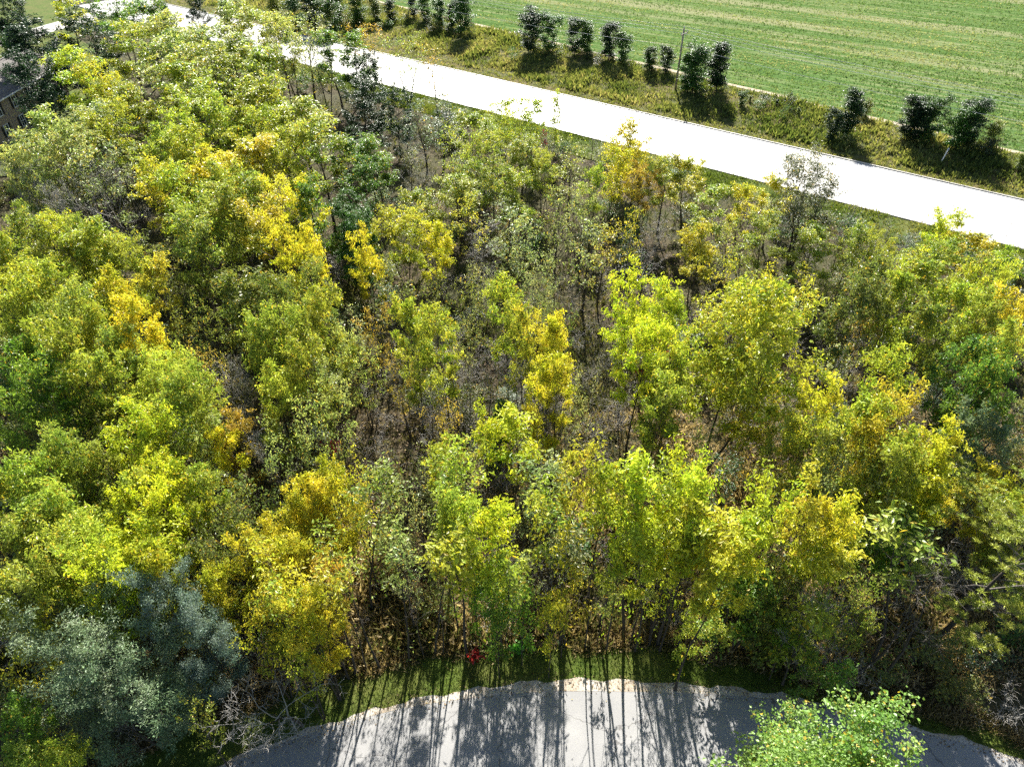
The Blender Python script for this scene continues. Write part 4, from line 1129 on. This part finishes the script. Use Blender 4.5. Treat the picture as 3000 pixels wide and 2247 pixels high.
# fallen leaves
n = 45000
V_ = NR.uniform(0, 1, n); U_ = NR.uniform(0, 1, n); pts = []
for u_, v_ in zip(U_ * 3000, 300 + V_ * 1750):
    q, _ = at(u_, v_)
    if in_wood(q.x, q.y): pts.append((q.x, q.y))
pts = np.array(pts); zz = terrain_z(pts[:, 0], pts[:, 1]) + 0.05
P = np.column_stack([pts, zz]); ax = NR.normal(0, 1, P.shape) * [1, 1, 0.25]; ax /= np.linalg.norm(ax, axis=1, keepdims=True)
link('leaf_litter', leaves_mesh('leaf_litter', P, ax, NR.uniform(0.12, 0.26, len(P)), NR.uniform(0, 1, len(P)), NR, M['litter'], 0.7, 0.8), kind='stuff', label='fallen brown leaves on the floor of the wood')
U_ = NR.uniform(-18, 34, 1500); y0 = np.interp(U_, [p.x for p in RIM], [p.y for p in RIM]); Y_ = y0 + NR.normal(-0.25, 0.3, 1500)
P = np.stack([U_, Y_, np.full_like(U_, 0.03)], 1); ax = NR.normal(0, 1, P.shape) * [1, 1, 0.2]; ax /= np.linalg.norm(ax, axis=1, keepdims=True)
link('lane_litter', leaves_mesh('lane_litter', P, ax, NR.uniform(0.05, 0.11, 1500), NR.uniform(0, 1, 1500), NR, M['litter'], 0.7, 0.85), kind='stuff', label='dry leaves scattered on the gravel rim of the lane')
# weeds on the road bank and rough verge of the concrete road
s_ = NR.uniform(-185, 45, 16000); q_ = NR.uniform(0, 1, 16000)
tf = np.array([t_field(s) for s in s_]); t_ = T_UP + 0.35 + (tf - T_UP - 0.8) * q_
P = np.stack([DX * s_ + NX * t_, DY * s_ + NY * t_, np.array([bank_z(a, b) for a, b in zip(s_, t_)]) - 0.05], 1)
vn = vnoise(s_, t_, 3.5, 21)
hgt = np.where(q_ < 0.14, 0.35, 0.35 + 0.8 * vn ** 1.5)
blades('bank_weeds', P, hgt, 6, M['weed_blade'], 'tall tangled weeds on the bank between road and field', np.clip(np.where(q_ < 0.16, 0.5, vnoise(s_, t_, 5.0, 22) * 0.8) + NR.normal(0, 0.12, len(P)), 0, 1), 0.55, 0.30)
s_ = NR.uniform(-150, 30, 14000); t_ = T_LO - 0.3 - np.abs(NR.uniform(0, 6.2, 14000))
P = np.stack([DX * s_ + NX * t_, DY * s_ + NY * t_, np.full_like(s_, -0.03)], 1)
blades('verge_weeds', P, 0.15 + 0.35 * vnoise(s_, t_, 2.5, 23), 5, M['verge_blade'], 'rough grass between the wood and the concrete road', np.clip(vnoise(s_, t_, 3.0, 24) * 0.9, 0, 1), 0.6, 0.3)
# crop in rows
rowsN = 90000
v_ = NR.uniform(-60, 560, rowsN); u_ = NR.uniform(1100, 3050, rowsN); P = []
for a, b in zip(u_, v_):
    q, _ = at(a, b, BANK_Z); P.append((q.x, q.y))
P = np.array(P); s_ = DX * P[:, 0] + DY * P[:, 1]; t_ = NX * P[:, 0] + NY * P[:, 1]
t_ = np.round((t_ + 0.06 * s_) / 0.55) * 0.55 - 0.06 * s_ + NR.normal(0, 0.07, rowsN)
tf = np.array([t_field(s) for s in s_])
track = np.zeros(rowsN, bool)
for off, wd in ((9.0, 0.5), (11.0, 0.45), (24.0, 0.6), (26.0, 0.5), (44.0, 0.7), (62, .7), (85, .8)):
    track |= np.abs(t_ + 0.06 * s_ * 1.0 - (108.6 + off)) < wd
ok = (t_ > tf + 1.0) & ~(track & (NR.random(rowsN) < 0.8)) & ((vnoise(s_, t_ * 3, 9.0, 31) > 0.22) | (NR.random(rowsN) < 0.4)) & ~((t_ < tf + 4) & (NR.random(rowsN) < 0.5))
s_, t_ = s_[ok], t_[ok]
P = np.stack([DX * s_ + NX * t_, DY * s_ + NY * t_, np.full_like(s_, BANK_Z - 0.03)], 1)
blades('crop', P, NR.uniform(0.18, 0.34, len(P)) * (1 + (P[:, 1] - 110) * 0.002), 2, M['crop_blade'], 'young green crop growing in rows across the field', np.clip(vnoise(s_ * 0.3, t_ * 2, 6.0, 33) * 0.9 + NR.normal(0, .1, len(P)), 0, 1), 0.6, 0.6)

# ------------------------------------------------------------------ labels that single trees out
LM = [('the brick house', (-70, 98)), ('the utility pole', (pb.x, pb.y)), ('the white marker post', (mpb.x, mpb.y)), ('the large silvery juniper', tuple(J1.location[:2])),
      ('the leaning pine', tuple(PINE.location[:2])), ('the tallest forked tree', tuple(BIG.location[:2])), ('the pale dead leaning tree', tuple(DEAD.location[:2])),
      ('the bright green sapling', tuple(sp.location[:2])), ('the wide crimson creeper', tuple(at(*px(4, 1990, 690), 5.5)[0][:2])),
      ('the small pointed cedar', tuple(at(*px(4, 1030, 930), 5)[0][:2])), ('the young maple by the lane', (mp_.x, mp_.y)),
      ('the tall grey tree overlooking the road', tuple(at(*px(2, 880, 970), 12)[0][:2])), ('the orange tree by the road', tuple(at(*px(1, 1975, 1060), 8)[0][:2]))]
ORD = ['nearest to', 'second nearest to', 'third nearest to', 'fourth nearest to', 'fifth nearest to', 'sixth nearest to', 'seventh nearest to', 'eighth nearest to', 'ninth nearest to', 'tenth nearest to', 'eleventh nearest to', 'twelfth nearest to']
def descr(t):
    size = ''
    if t['kind'] in 'FSBW':
        size = 'tall ' if t['h'] > 11.2 else ('low ' if t['h'] < 8.3 else '')
    if t['kind'] in ('U', 'V', 'E'): size = 'tall ' if t['h'] > (5.5 if t['kind'] == 'E' else 2.7) else 'low '
    ratio = t['w'] / t['h']
    lim = {'F': (0.42, 0.62), 'S': (0.42, 0.6), 'B': (0.36, 0.56), 'W': (0.30, 0.42), 'T': (0.2, 0.3), 'U': (0.8, 1.25), 'V': (0.75, 1.15), 'E': (0.28, 0.42)}.get(t['kind'])
    if lim: size += 'narrow ' if ratio < lim[0] else ('broad ' if ratio > lim[1] else '')
    colw = COLS[t['col']][1] if t['kind'] not in ('B', 'V', 'Y') else 'grey'
    return (size + colw + ' ' + KW[t['kind']][1]).strip()
byd = {}
for t in TREES:
    if not t['fixed']: t['d'] = descr(t); byd.setdefault(t['d'], []).append(t)
for d, lst in byd.items():
    dist = {}
    for nm, (x, y) in LM:
        order = sorted(range(len(lst)), key=lambda i: (lst[i]['x'] - x) ** 2 + (lst[i]['y'] - y) ** 2)
        for rk, i in enumerate(order[:12]): dist.setdefault(i, []).append((rk, nm))
    used = set()
    for i, t in enumerate(lst):
        o = t['o']; opts = sorted(dist.get(i, []))
        if len(lst) == 1: o['label'] = d; 
        elif opts: o['label'] = '%s, %s %s' % (d, ORD[opts[0][0]], opts[0][1])
        else: o['label'] = '%s deep in the wood, away from every landmark' % d
        if len(lst) > 1: o['group'] = {'tree': 'trees', 'shrub': 'shrubs'}[KW[t['kind']][2]] + ' that are ' + d
